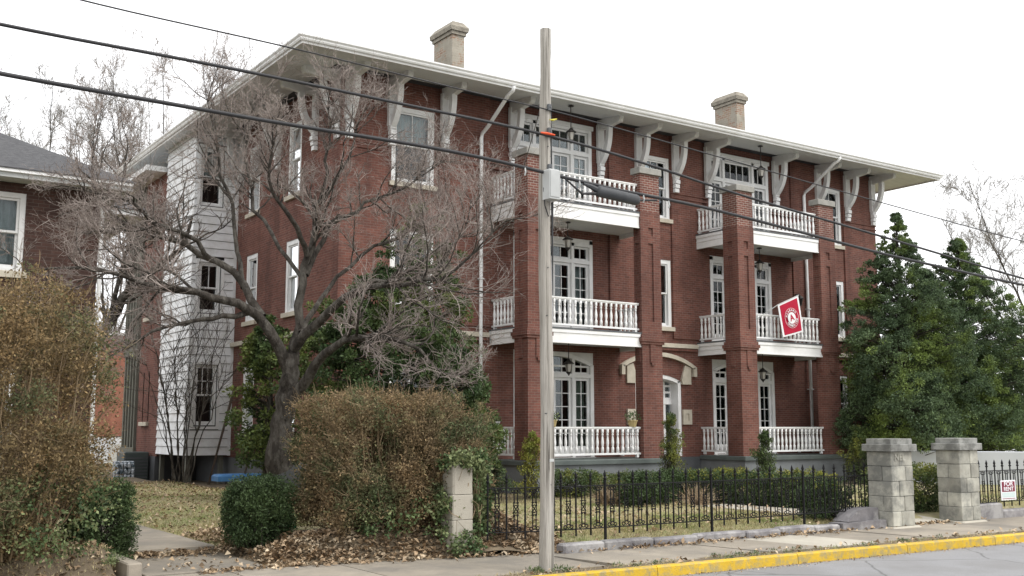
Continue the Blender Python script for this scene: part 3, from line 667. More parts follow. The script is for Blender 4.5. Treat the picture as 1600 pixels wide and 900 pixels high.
# eaves: soffit, fascia, gutter, roof, brackets
EX0, EX1, EY0, EY1 = 10.52, 37.95, 24.96, 44.9
sf = MB()
ins = [(XL, YF), (XR, YF), (XR, YB), (XL, YB)]; outs = [(EX0, EY0), (EX1, EY0), (EX1, EY1), (EX0, EY1)]
for i in range(4):
    j = (i + 1) % 4; a, b, c, d = outs[i], outs[j], ins[j], ins[i]
    sf.add([(*a, 11.90), (*b, 11.90), (*c, 12.10), (*d, 12.10), (*a, 11.93), (*b, 11.93), (*c, 12.15), (*d, 12.15)], [[0, 1, 2, 3], [7, 6, 5, 4]])
sf.build('soffit', SOFFIT, BLD)
def rim(name, prof, mat):
    """mitred profile round the eaves: prof (outward, z)"""
    q = MB(); k = len(prof)
    cs = [[(EX0 - p, EY0 - p, z) for p, z in prof], [(EX1 + p, EY0 - p, z) for p, z in prof], [(EX1 + p, EY1 + p, z) for p, z in prof], [(EX0 - p, EY1 + p, z) for p, z in prof]]
    q.add([v for c in cs for v in c], [[i * k + j, ((i + 1) % 4) * k + j, ((i + 1) % 4) * k + (j + 1) % k, i * k + (j + 1) % k] for i in range(4) for j in range(k)])
    return q.build(name, mat, BLD)
rim('fascia', [(-.06, 11.86), (.0, 11.86), (.0, 12.06), (-.06, 12.06)], TRIM)
rim('gutter', [(.003, 11.93), (.05, 11.93), (.075, 11.97), (.075, 12.0), (.12, 12.045), (.12, 12.085), (.105, 12.085), (.105, 12.055), (.003, 12.0)], WHITE)
rf = MB(); hx0, hx1, hy0, hy1, hz = EX0 - .07, EX1 + .07, EY0 - .07, EY1 + .07, 12.10
run = (hy1 - hy0) / 2; rz = hz + run * .19; ry = (hy0 + hy1) / 2
rf.add([(hx0, hy0, hz), (hx1, hy0, hz), (hx1, hy1, hz), (hx0, hy1, hz), (hx0 + run, ry, rz), (hx1 - run, ry, rz), (hx0, hy0, hz - .035), (hx1, hy0, hz - .035), (hx1, hy1, hz - .035), (hx0, hy1, hz - .035)],
       [[0, 1, 5, 4], [1, 2, 5], [2, 3, 4, 5], [3, 0, 4], [0, 6, 7, 1], [1, 7, 8, 2], [2, 8, 9, 3], [3, 9, 6, 0], [6, 9, 8, 7]])
ROOF = rf.build('roof', ROOFD, BLD)
for cx0, cw in ((17.48, .46), (30.70, .46)):
    ch = MB().box(cx0, cx0 + cw, 29.0, 30.2, 12.5, 14.9); c = ch.build('chimney', CHIM, ROOF)
    cp = MB(); cp.box(cx0 - .05, cx0 + cw + .05, 28.95, 30.25, 14.86, 14.98)
    cp.add([(cx0 - .10, 28.9, 14.98), (cx0 + cw + .10, 28.9, 14.98), (cx0 + cw + .10, 30.3, 14.98), (cx0 - .10, 30.3, 14.98),
            (cx0 - .12, 28.88, 15.12), (cx0 + cw + .12, 28.88, 15.12), (cx0 + cw + .12, 30.32, 15.12), (cx0 - .12, 30.32, 15.12),
            (cx0 + .02, 29.02, 15.32), (cx0 + cw - .02, 29.02, 15.32), (cx0 + cw - .02, 30.18, 15.32), (cx0 + .02, 30.18, 15.32)],
           [[3, 2, 1, 0], [0, 1, 5, 4], [1, 2, 6, 5], [2, 3, 7, 6], [3, 0, 4, 7], [4, 5, 9, 8], [5, 6, 10, 9], [6, 7, 11, 10], [7, 4, 8, 11], [8, 9, 10, 11]])
    cp.build('chimney_cap', CHIM_TOP, ROOF)
    MB().box(cx0 - .03, cx0 + cw + .03, 28.97, 30.23, 12.5, 13.02).build('flashing', GREYPT, ROOF)
def qbez(a, b, c, n=9): return [((1 - t) ** 2 * a[0] + 2 * t * (1 - t) * b[0] + t * t * c[0], (1 - t) ** 2 * a[1] + 2 * t * (1 - t) * b[1] + t * t * c[1]) for t in np.linspace(0, 1, n)]
def bracket_meshes(side):
    u, n = ((1, 0, 0), (0, 1, 0)) if not side else ((0, 1, 0), (1, 0, 0))
    plate = MB((0, 0, 0), u, n).box(-.13, .13, -.12, 0, 10.62, 11.9)
    beam = MB((0, 0, 0), u, n); pr_ = [(-.12, 12.06), (-.12, 11.72), (-.55, 11.74), (-.95, 11.78)] + qbez((-1.0, 11.78), (-1.18, 11.76), (-1.16, 11.97), 6)
    beam.prism_a([(0.0, 12.07), (0, 11.70)] + pr_[1:] + [(-1.16, 11.985)], -.085, .085)
    brace = MB((0, 0, 0), u, n); o = qbez((-.12, 10.55), (-.62, 10.95), (-.60, 11.76), 11); i = qbez((-.12, 10.82), (-.46, 11.12), (-.44, 11.76), 11)
    for q in range(10): brace.prism_a([o[q], o[q + 1], i[q + 1], i[q]], -.085, .085)
    foot = MB((0, 0, 0), u, n).prism_a([(-.005, 10.62), (-.15, 10.62), (-.15, 10.55), (-.1, 10.5), (-.005, 10.5)], -.10, .10)
    drops = [MB((0, 0, 0), u, n).cbox(-.10, .10, -.19 + .03 * q, 0, 10.36 - .15 * q, 10.49 - .15 * q, .012) for q in range(3)]
    return [('plate', plate.mesh('plate', TRIM)), ('beam', beam.mesh('beam', TRIM)), ('brace', brace.mesh('brace', TRIM)), ('foot', foot.mesh('foot', TRIM))] + [('drop_block', d.mesh('drop_block', WHITE)) for d in drops]
bf, bs = bracket_meshes(False), bracket_meshes(True)
for x in (12.72, 14.07, 15.85, 18.30, 21.80, 23.45, 25.15, 26.70, 30.20, 32.60, 34.32, 35.90):
    e = put('eave_bracket', None, (x, YF - .062, 10.2), BLD)
    for nme, me in bf: put(nme, me, (x, YF - .062, 0), e)
for y in (26.95, 28.5, 31.3, 34.5, 39.5):
    e = put('eave_bracket', None, (XL, y, 10.2), BLD)
    for nme, me in bs: put(nme, me, (XL - .002, y, 0), e)
# downspouts
for X, zb, xe in ((17.13, 1.0, 17.13), (31.75, 1.1, 31.75)):
    q = MB(); q.tube([(X + .02, 24.93, 11.92), (X + .02, 25.0, 11.8), (X, 25.2, 11.72), (X, 26.3, 11.02), (X, 26.62, 10.88), (X, 26.66, 10.75), (X, 26.66, 6), (X, 26.66, zb)], .058, 8)
    o = q.build('downspout', WHITE, BLD, True)
    for z in (9.2, 6.4, 3.4, 1.8): MB().box(X - .075, X + .075, 26.58, 26.78, z, z + .03).build('strap', WHITE, o)

# siding bay on the left flank
BXL, BYF, BYB = 11.06, 34.93, 38.1
bay = put('siding_bay', None, (11.8, 36.5, 1.08), BLD)
WB = [(11.27, 12.02, 2.06, 4.07), (11.27, 12.02, 5.77, 7.49), (11.22, 12.02, 9.4, 11.4)]
core = MB((0, BYF, 0)); wall_grid(core, BXL, XL - .01, 1.08, 12.02, [(a + .01, b - .01, c + .01, d - .01) for a, b, c, d in WB]); core.build('shade_dark_sheathing', DARK, bay)  # sheathing coloured near black to paint the shade lines under the board laps
MB().add([(BXL, BYF, 1.08), (BXL, BYB, 1.08), (BXL, BYB, 12.02), (BXL, BYF, 12.02), (XL, BYF, 1.08), (XL, BYB, 1.08)], [[0, 1, 2, 3], [0, 4, 5, 1]]).build('shade_dark_sheathing', DARK, bay)  # flank and underside, same near-black colour standing in for lap shade
z = 1.08
while z < 11.9:
    h = .275
    segs = [(BXL - .03, XL - .02)]
    for a, b, c, d in WB:
        if z + h > c + .03 and z < d - .03:
            segs = [(BXL - .03, a - .11), (b + .11, XL - .02)]
    for a, b in segs:
        MB((0, BYF, 0)).prism_a([(-.006, z + .014), (-.045, z + .014), (-.045, z + .03), (-.010, z + h), (-.006, z + h)], a, b).build('siding_board', SIDING, bay)
    MB((BXL, 0, 0), (0, 1, 0), (1, 0, 0)).prism_a([(-.006, z + .014), (-.045, z + .014), (-.045, z + .03), (-.010, z + h), (-.006, z + h)], BYF - .03, BYB).build('siding_board', SIDING, bay)
    z += h
MB().box(XL - .10, XL - .004, BYF - .045, BYF - .002, 1.08, 12.0).build('corner_board', SIDING, bay)
for i, (a, b, c, d) in enumerate(WB):
    sash_window(((0, BYF, 0), (1, 0, 0), (0, 1, 0)), a, b, c, d, up=(3, 2) if i == 0 else (2, 1), sill=None, parent=BLD, case=.07, cur=(BLIND, 1.0) if i == 2 else None)
    q = MB((0, BYF, 0)); ring(q, a - .105, b + .105, c - .12, d + .09, .095, -.06, -.005); q.build('window_casing', WHITE, bay)
for x, y in ((11.2, 35.1), (12.3, 35.1), (11.2, 37.9)): MB().box(x - .07, x + .07, y - .07, y + .07, -.1, 1.08).build('stilt', WOODP, bay)
# rear brick wing with lower eaves and timber porch frame
MB((BXL, 0, 0), (0, 1, 0), (1, 0, 0)).box(BYB, 40.72, 0, 1.5, 1.0, 11.15).build('rear_wing_wall', BRICK, BLD)
MB().box(BXL - .05, XL, BYB, 40.78, -.1, 1.0).build('foundation', GREYPT, BLD)
MB().box(BXL - .75, XL, BYB + .1, 43, 11.15, 11.34).build('rear_eave', WHITE, BLD)
for c, d in ((2.2, 4.0), (6.0, 7.7), (9.0, 10.7)):
    sash_window(((BXL - .02, 0, 0), (0, 1, 0), (1, 0, 0)), 39.3, 40.1, c, d, sill=LIME, parent=BLD, case=.1)
for z in (1.15, 4.85, 8.4): MB().box(BXL - .1, XL + .6, 40.75, 42.6, z - .16, z + .12).build('porch_deck', WOODP, BLD)
for i in range(5):
    yb = 40.9 + i * .38
    MB().box(BXL - .08, BXL + .04, yb - .06, yb + .06, -.1 if i in (0, 4) else 1.15, 11.1).build('porch_post', WOODP, BLD)
for z in (5.9, 9.4):
    for xx in np.linspace(BXL - .06, XL + .4, 5): MB().box(xx - .05, xx + .05, 42.45, 42.55, z - 1.2, z + 1.4).build('porch_post', WOODP, BLD)

# ------------------------------------------------------------------ lanterns, pots, flag
def lantern(loc, drop, label):
    x, y, z = loc; t = thing('hanging_lantern', label, 'lantern', (x, y, z - drop - .45), 'lanterns hanging in the porches')
    MB().lathe([(.09, z - .03), (.10, z - .02), (.07, z)], x, y, 10).build('canopy', LANT, t)
    MB().tube([(x, y, z - .02), (x, y, z - drop)], .014, 6).build('rod', LANT, t)
    b = z - drop
    MB().lathe([(.17, b - .11), (.165, b - .09), (.07, b - .02), (.03, b + .03), (.02, b + .04)], x, y, 8).build('hood', LANT, t)
    MB().lathe([(.07, b - .36), (.115, b - .12)], x, y, 8).build('glass_body', BULB, t)
    c = MB()
    for j in range(4):
        a = j * math.pi / 2 + .4; c.tube([(x + .12 * math.cos(a), y + .12 * math.sin(a), b - .11), (x + .075 * math.cos(a), y + .075 * math.sin(a), b - .37)], .009, 4)
    c.build('cage', LANT, t)
    MB().lathe([(.012, b - .47), (.03, b - .43), (.085, b - .37), (.08, b - .35)], x, y, 8).build('finial', LANT, t)
for xc, w in ((19.75, 'left'), (28.25, 'right')):
    for zc, dr, fl in ((4.575, .55, 'ground floor'), (8.295, .45, 'middle floor'), (11.95, .75, 'top floor')):
        lantern((xc, 25.8 if zc < 11 else 25.6, zc), dr, f'dark metal lantern hanging over the {w} porch on its {fl}')
t = thing('wall_lantern', 'dark wall lantern on the brick beside the flag on the right middle balcony', 'lantern', (31.2, 26.6, 6.6))
MB().box(31.13, 31.27, 26.70, 26.735, 6.6, 6.95).build('backplate', LANT, t); MB().tube([(31.2, 26.72, 6.9), (31.2, 26.6, 6.95), (31.2, 26.55, 6.85)], .015, 6).build('arm', LANT, t)
MB().lathe([(.05, 6.5), (.10, 6.75), (.15, 6.76), (.04, 6.88)], 31.2, 26.55, 8).build('lamp_head', LANT, t)
def pot(name, loc, r, h, mat, label, spread, leaf):
    x, y, z = loc; t = thing(name, label, 'flowerpot', loc)
    MB().lathe([(r * .7, z), (r, z + h * .85), (r * 1.1, z + h * .86), (r * 1.1, z + h), (r * .9, z + h)], x, y, 10).build('pot', mat, t)
    P, d = clumps(np.array([[x, y, z + h + spread * .45]]), spread, 160, .7, .2); V, F = leaves(P, .06, .6, .4, out=d); wobj('plant', V, F, leaf, t)['kind'] = 'stuff'
pot('potted_plant', (17.63, 26.55, 2.02), .10, .16, POTW, 'small white pot with a green plant on the left porch rail end', .12, IVY)
pot('potted_plant', (21.55, 24.98, 2.02), .15, .2, TERRA, 'tan pot of bushy greenery on the porch rail beside the right pillar', .24, IVY)
pot('potted_plant', (18.52, 24.98, 2.02), .13, .2, TERRA, 'tan pot of greenery on the porch rail just behind the utility pole', .2, IVY)

def text(body, size, mat, name, parent, origin, ux, uz, bold=.0, align='CENTER', wide=1.0):
    c = bpy.data.curves.new(name, 'FONT'); c.body = body; c.size = size; c.extrude = .002; c.offset = bold; c.align_x = align; c.align_y = 'CENTER'; c.materials.append(mat)
    tmp = bpy.data.objects.new('tmp', c); COL.objects.link(tmp); me = bpy.data.meshes.new_from_object(tmp.evaluated_get(bpy.context.evaluated_depsgraph_get()))
    bpy.data.objects.remove(tmp); o = bpy.data.objects.new(name, me); COL.objects.link(o)
    ux = Vector(ux).normalized(); uz = Vector(uz).normalized(); n = ux.cross(uz)
    m = Matrix((ux, uz, n)).transposed().to_4x4(); o.parent = parent
    m.translation = Vector(origin) - Vector(WL[parent.name]); o.matrix_local = m @ Matrix.Diagonal((wide, 1, 1, 1))
    return o
# flag: cloth hangs from a pole slanting out over the rail
A, B_, Cc, Dd = [onY(x, y, 24.55) for x, y in ((1215, 477), (1247, 462), (1255, 518), (1224, 527))]
ft = thing('garden_flag', 'crimson flag with white border and round emblem hung on the right middle balcony', 'flag', tuple((Cc + Dd) / 2))
pb = np.array([26.95, 24.98, 5.55]); tip = B_ + (B_ - A) * .03
MB().tube([pb, A + np.array([0, .0, .012]), tip + np.array([0, 0, .012])], .014, 6).build('flagpole', BOXGREY, ft)
def flagpt(s, t): return (A * (1 - s) + B_ * s) * (1 - t) + (Dd * (1 - s) + Cc * s) * t + np.array([0, .03 * math.sin(s * 5 + t * 2) * t - .02 * t, 0])
def flagpatch(s0, s1, t0, t1, off, name, mat, n=8):
    S = np.linspace(s0, s1, n + 1); T = np.linspace(t0, t1, n + 1); V = [flagpt(s, t) + np.array([0, off + dd, 0]) for dd in (0, .004) for s in S for t in T]; k = n + 1
    Fq = [[i * k + j, (i + 1) * k + j, (i + 1) * k + j + 1, i * k + j + 1] for i in range(n) for j in range(n)]
    return wobj(name, V, Fq + [[k * k + q for q in f] for f in Fq], mat, ft, True)
flagpatch(0, 1, 0, 1, 0, 'border_cloth', FLAGW); flagpatch(.08, .92, .045, .955, -.006, 'red_field', FLAGR)
fx = (B_ - A); fx /= np.linalg.norm(fx); fz = A - Dd; fz = fz - fx * (fz @ fx); fz /= np.linalg.norm(fz); ctr = flagpt(.5, .52) + np.array([0, -.03, 0])
def disc(r0, r1, off, name, mat, n=24):
    q = MB(); vs = []; 
    for r in (r0, r1):
        vs += [tuple(ctr + r * (math.cos(2 * math.pi * j / n) * fx + math.sin(2 * math.pi * j / n) * fz) + np.array([0, off, 0])) for j in range(n)]
    vs += [(v[0], v[1] + .004, v[2]) for v in vs]
    q.add(vs, [[j, (j + 1) % n, n + (j + 1) % n, n + j] for j in range(n)] + [[2 * n + j, 2 * n + (j + 1) % n, 3 * n + (j + 1) % n, 3 * n + j] for j in range(n)]); q.build(name, mat, ft)
disc(.001, .20, -.004, 'emblem_disc', FLAGW); disc(.335, .345, -.004, 'emblem_ring', FLAGW)
text('A', .30, FLAGR, 'emblem_letter', ft, ctr + np.array([0, -.010, 0]), fx + .25 * fz * 0, fz, .008)
for word, a0, a1, flip in (('ALABAMA', 150, 30, False), ('CRIMSON TIDE', 205, 335, True)):
    for i, chh in enumerate(word):
        if chh == ' ': continue
        a = math.radians(a0 + (a1 - a0) * i / (len(word) - 1)); rad = math.cos(a) * fx + math.sin(a) * fz; tan = math.sin(a) * fx - math.cos(a) * fz
        text(chh, .10, FLAGW, 'emblem_lettering', ft, ctr + rad * .265 + np.array([0, -.006, 0]), tan if not flip else -tan, rad if not flip else -rad, .003)

# ------------------------------------------------------------------ iron fence, gate piers, sign
def picket_mesh(z0, zt, r):
    q = MB(); q.box(-r, r, -r, r, z0, zt - .16)
    q.lathe([(r, zt - .165), (.03, zt - .15), (.03, zt - .135), (.014, zt - .12), (.027, zt - .085), (.02, zt - .055), (.003, zt)], 0, 0, 6)
    return q.mesh('picket', IRON)
PK = picket_mesh(.23, 1.28, .011); PO = picket_mesh(.05, 1.29, .018); PE = picket_mesh(.10, 1.32, .026)
def scroll_mesh():
    q = MB(); r = .0095
    def ringp(cx, cz, a, b, n=12): q.tube([(cx + a * math.cos(2 * math.pi * i / n), 0, cz + b * math.sin(2 * math.pi * i / n)) for i in range(n + 1)], r, 4)
    for sx in (-1, 1):
        q.tube([(sx * .032, 0, .42), (sx * .032, 0, .60), (sx * .045, 0, .66)], .012, 4); q.tube([(sx * .045, 0, .74), (sx * .032, 0, .80), (sx * .032, 0, .96)], .012, 4)
        q.box(sx * .032 - .015, sx * .032 + .015, -.012, .012, .585, .605); q.box(sx * .032 - .015, sx * .032 + .015, -.012, .012, .79, .81)
        ringp(sx * .062, .385, .028, .026); ringp(sx * .058, .99, .024, .024)
    ringp(0, .70, .042, .062); ringp(0, .40, .034, .03); ringp(0, .985, .03, .028)
    q.tube([(-.03, 0, .66), (.03, 0, .74)], r, 4); q.tube([(.03, 0, .66), (-.03, 0, .74)], r, 4); q.box(-.045, .045, -.008, .008, .60, .612); q.box(-.045, .045, -.008, .008, .79, .80)
    return q.mesh('scroll_panel', IRON)
SCR = scroll_mesh()
def fence(x0, x1, posts, label, Yf, end=None):
    t = thing('iron_fence', label, 'fence', ((x0 + x1) / 2, 14.2, .1)); n = int(round((x1 - x0) / .31)); st = (x1 - x0) / n
    for z in (.34, 1.035):
        q = MB(); xs_ = np.linspace(x0, x1, 12); q.tube([(x, Yf(x), z) for x in xs_], .011, 6); q.build('rail', IRON, t)
    for i in range(n + 1):
        x = x0 + i * st; post = any(abs(x - p) < st / 2 for p in posts)
        if end is not None and abs(x - end) < .01: put('post', PE, (x, Yf(x), .05), t); continue
        put('post' if post else 'picket', PO if post else PK, (x, Yf(x), 0), t)
        if i < n: put('scroll_panel', SCR, (x + st / 2, Yf(x + st / 2), 0), t, scale=(1.05, 1, 1))
FY = lambda x: 14.2 + max(0, 10.6 - x) * .25
fence(9.45, 18.75, (11.6, 14.05, 16.5), 'black wrought iron fence with spear tips left of the gate piers', FY, 18.75)
fence(21.85, 31.1, (24.3, 26.8, 29.3), 'black wrought iron fence right of the gate carrying the rent sign', lambda x: 14.0)

def pier(X0, X1, Y0, Y1, label):
    t = thing('gate_pier', label, 'gate pier', ((X0 + X1) / 2, (Y0 + Y1) / 2, 0), 'stone piers of the gateway')
    MB().box(X0 + .025, X1 - .025, Y0 + .025, Y1 - .025, 0, 1.53).build('core', CAPST, t)
    MB().cbox(X0 - .10, X1 + .10, Y0 - .10, Y1 + .08, -.05, .035, .03).build('footing', CONC2, t)
    z = .04; hs = [.29, .30, .30, .30, .295]
    for i, h in enumerate(hs):
        f1, f2 = random.uniform(.3, .7), random.uniform(.35, .65); j = .005
        xm = X0 + (X1 - X0) * f1; ym = Y0 + (Y1 - Y0) * f2; e = lambda: random.uniform(-.006, .008)
        if i % 2 == 0: bl = [(X0, xm, Y0, Y1), (xm, X1, Y0, ym), (xm, X1, ym, Y1)]
        else: bl = [(X0, xm, Y0, ym), (X0, xm, ym, Y1), (xm, X1, Y0, Y1)]
        for a, b, c, d in bl: MB().cbox(a + (j if a != X0 else -e()), b - (j if b != X1 else -e()), c + (j if c != Y0 else -e()), d - (j if d != Y1 else -e()), z + .004, z + h - .005, .012).build('stone_block', STONE, t)
        z += h
    MB().cbox(X0 - .07, X1 + .07, Y0 - .07, Y1 + .07, z, z + .14, .010).build('cap_slab', CAPST, t)
    MB().cbox(X0 - .005, X1 + .005, Y0 - .005, Y1 + .005, z + .142, z + .25, .010).build('cap_slab', CAPST, t)
    return t
p1 = pier(18.55, 19.25, 13.62, 14.2, 'pale grey stone gate pier at the fence end, left of the gateway')
pier(20.88, 21.56, 13.62, 14.18, 'pale grey stone gate pier right of the gateway beside the rent sign')
text('NEL', .20, STONE, 'carved_letters', p1, (18.82, 13.605, 1.40), (1, 0, 0), (0, 0, 1), .002)
a, b, c = [onY(x, y, 13.93) for x, y in ((1563.2, 750.8), (1586.4, 750.2), (1562.8, 782.2))]
sg = thing('for_rent_sign', 'white and maroon FOR RENT sign wired to the iron fence', 'sign', ((a[0] + b[0]) / 2, 13.93, c[2]))
sx0, sx1, sz0, sz1 = a[0], b[0], c[2], a[2]; sw_, sh_ = sx1 - sx0, sz1 - sz0
MB().box(sx0, sx1, 13.93, 13.942, sz0, sz1).build('board', SIGNW, sg)
MB().box(sx0 + .07 * sw_, sx1 - .07 * sw_, 13.926, 13.9295, sz0 + .42 * sh_, sz0 + .93 * sh_).build('maroon_panel', SIGNM, sg)
MB().box(sx0 + .07 * sw_, sx1 - .07 * sw_, 13.926, 13.9295, sz0 + .14 * sh_, sz0 + .38 * sh_).build('pale_panel', SIGNT, sg)
MB().box(sx0 + .07 * sw_, sx1 - .07 * sw_, 13.926, 13.9295, sz0 + .06 * sh_, sz0 + .09 * sh_).build('dark_line', SIGNM, sg)
text('FOR', .30 * sh_, SIGNW, 'lettering', sg, ((sx0 + sx1) / 2, 13.924, sz0 + .805 * sh_), (1, 0, 0), (0, 0, 1), .002, wide=1.45)
text('RENT', .28 * sh_, SIGNW, 'lettering', sg, ((sx0 + sx1) / 2, 13.924, sz0 + .555 * sh_), (1, 0, 0), (0, 0, 1), .002, wide=1.3)
# stone stub post with ivy at the fence's left end
st = thing('stone_post', 'short pale stone post wrapped in ivy at the left end of the fence', 'post', (9.05, 14.75, .2))
MB().cbox(8.86, 9.24, 14.58, 14.95, .1, .56, .015).build('stone_block', CONC2, st); MB().cbox(8.86, 9.24, 14.58, 14.95, .566, .95, .015).build('stone_block', CONC2, st); MB().cbox(8.87, 9.24, 14.58, 14.94, .956, 1.42, .03).build('stone_block', CONC2, st)

# ------------------------------------------------------------------ utility pole and cables
up_ = thing('utility_pole', 'weathered wooden utility pole at the kerb in front of the building', 'utility pole', (9.1, 12.42, 0))
pz = np.linspace(-.1, 7.92, 90); pth = np.linspace(0, 2 * math.pi, 41)[:-1]
RR = (.106 - .0035 * pz + .003 * np.sin(pz * 5))[:, None] * (1 + .012 * np.sin(pth * 5 + 1)[None] + .01 * rng.normal(0, 1, (90, 40)))
for _ in range(26):                                   # drying splits running down the grain
    c_, z_, l_, dp = rng.uniform(0, 2 * math.pi), rng.uniform(0, 7.5), rng.uniform(.5, 2.2), rng.uniform(.06, .16)
    dth = np.abs((pth[None] - c_ - .03 * (pz[:, None] - z_) + math.pi) % (2 * math.pi) - math.pi)
    RR *= 1 - dp * np.exp(-(dth / .09) ** 2) * np.clip(1 - np.abs(pz[:, None] - z_) / l_, 0, 1) ** .5
pv = np.stack([9.1 + .012 * np.sin(pz * .9)[:, None] + RR * np.cos(pth)[None], 12.42 + .01 * np.cos(pz * 1.3)[:, None] + RR * np.sin(pth)[None], np.repeat(pz[:, None], 40, 1)], -1).reshape(-1, 3)
pf = [[i * 40 + j, i * 40 + (j + 1) % 40, (i + 1) * 40 + (j + 1) % 40, (i + 1) * 40 + j] for i in range(89) for j in range(40)] + [list(range(89 * 40, 90 * 40))]
wobj('shaft', pv, pf, POLEW, up_, False)
for z_, x_ in ((3.6, 9.05), (2.9, 9.12), (4.3, 9.07), (2.2, 9.03), (1.2, 9.1), (6.1, 9.08)): MB().tube([(x_, 12.36, z_), (x_ + .005, 12.315, z_)], .007, 5).build('nail', GREYPT, up_)
bxc = onY(861, 297, 12.25); MB().cbox(bxc[0] - .10, bxc[0] + .10, 12.15, 12.335, 5.28, 5.72, .012).build('junction_box', BOXGREY, up_)
MB().box(bxc[0] - .085, bxc[0] + .075, 12.142, 12.1495, 5.31, 5.69).build('box_cover', BOXGREY, up_)
MB().tube([(9.168, 12.36, 5.72), (9.168, 12.362, 6.1), (9.165, 12.365, 6.5), (9.15, 12.34, 6.66)], .011, 6).build('riser_cable', CABLE, up_)
MB().tube([(9.15, 12.32, 5.27), (9.168, 12.35, 5.0), (9.175, 12.355, 4.5), (9.178, 12.355, 3.9)], [.02, .016, .012, .006], 6).build('ground_wire', CABLE, up_)
MB().tube([(9.02, 12.33, 5.62), (8.98, 12.3, 5.45), (9.0, 12.3, 5.2), (9.08, 12.32, 5.05)], .009, 6).build('loop_cable', CABLE, up_)
for z in (6.69, 6.33, 5.78):
    MB().tube([(9.1, 12.28, z), (9.1, 12.53, z)], .010, 6).build('bolt', GREYPT, up_); MB().cbox(9.07, 9.13, 12.29, 12.345, z - .05, z + .05, .008).build('clamp', GREYPT, up_)
MB().tube([tuple(onY(x, y, 12.30)) for x, y in ((845, 207), (855, 208.5), (867, 211))], [.012, .021, .012], 8).build('orange_guard', ORANGE, up_); MB().tube([tuple(onY(x, y, 12.30)) for x, y in ((859, 187), (864, 187.5), (870, 186))], [.008, .017, .008], 8).build('yellow_guard', LIME_TAG, up_)
MB().box(9.08, 9.15, 12.312, 12.322, 1.52, 1.56).build('pole_tag', BOXGREY, up_)
def cable(name, pix, r, label, Y, ext=()):
    P = [onY(x, y, Y) for x, y in pix]; d0 = P[0] - P[1]; d1 = P[-1] - P[-2]
    P = [P[0] + d0 * 4 + np.array([0, 0, .3])] + P + [P[-1] + d1 * 3 + np.array([0, 0, .4])]
    Pa = np.array(P); xs_ = np.linspace(Pa[0, 0], Pa[-1, 0], 90); zz = np.interp(xs_, Pa[:, 0], Pa[:, 2])
    kz = np.convolve(np.pad(zz, 2, 'edge'), np.ones(5) / 5, 'valid')
    q = MB(); q.tube([(x, Y, z) for x, z in zip(xs_, kz)], r, 6)
    return tag(q.build(name, CABLE if r > .009 else GREYCAB, smooth=True), label, 'cable')
cable('utility_cable', [(0, 40), (200, 76), (420, 118), (640, 165), (845, 207), (1000, 252), (1140, 300), (1380, 370), (1600, 436)], .021, 'thick black cable crossing the picture at the orange guard, middle of three', 12.32)
cable('utility_cable', [(0, 117), (200, 150), (420, 190), (640, 224), (740, 242), (845, 267), (930, 291), (1080, 318), (1230, 357), (1380, 397), (1600, 446)], .026, 'thick lowest black cable carrying the dark splice closure', 12.31)
cable('utility_cable', [(120, 0), (300, 40), (467, 77), (600, 110), (740, 145), (847, 168), (1000, 210), (1140, 250), (1300, 295), (1480, 345), (1600, 378)], .010, 'thin uppermost grey cable crossing the sky above the other two', 12.32)
cl0, cl1 = onY(932, 293, 12.30), onY(996, 308, 12.30)
cs = thing('splice_closure', 'dark grey cylindrical splice closure hanging on the lowest cable', 'cable closure', tuple((cl0 + cl1) / 2 - np.array([0, 0, .12])))
MB().tube([cl0 + (0, 0, -.04), cl0 * .95 + cl1 * .05 + (0, 0, -.05), cl1 * .95 + cl0 * .05 + (0, 0, -.05), cl1 + (0, 0, -.045)], [.07, .086, .086, .072], 14).build('body', RUBBER, cs, True)
MB().tube([cl0 + (-.25, 0, .03), cl0 + (-.1, 0, -.0), cl0 + (.02, 0, -.04)], [.02, .04, .05], 8).build('cable_neck', RUBBER, cs); MB().tube([cl0 + (-.6, 0, .06), cl0 + (-.28, 0, -.13), cl0 + (.02, 0, -.09)], [.012, .018, .03], 6).build('loop_cable', CABLE, cs)
MB().tube([cl1 + (0, 0, -.05), cl1 + (.25, 0, -.02), cl1 + (.4, 0, -.0)], .018, 6).build('cable_neck', CABLE, cs)
for p in (cl0 + (-.33, 0, .02), cl1 + (.12, 0, .0), cl1 + (.65, 0, -.03), cl0 + (-1.32, 0, .08)): MB().tube([p + (0, 0, .05), p + (0, -.02, -.02), p + (0, 0, -.07)], .012, 6).build('lashing_clip', BOXGREY, cs)
q = MB(); e0, e1 = np.array([9.05, 12.5, 6.66]), np.array([17.6, 26.7, 7.4]); q.tube([e0 * (1 - t) + e1 * t - np.array([0, 0, 1.0 * t * (1 - t)]) for t in np.linspace(0, 1, 20)], .007, 5)
tag(q.build('service_wire', CABLE), 'thin dark service wire slung from the pole to the left porch', 'wire')

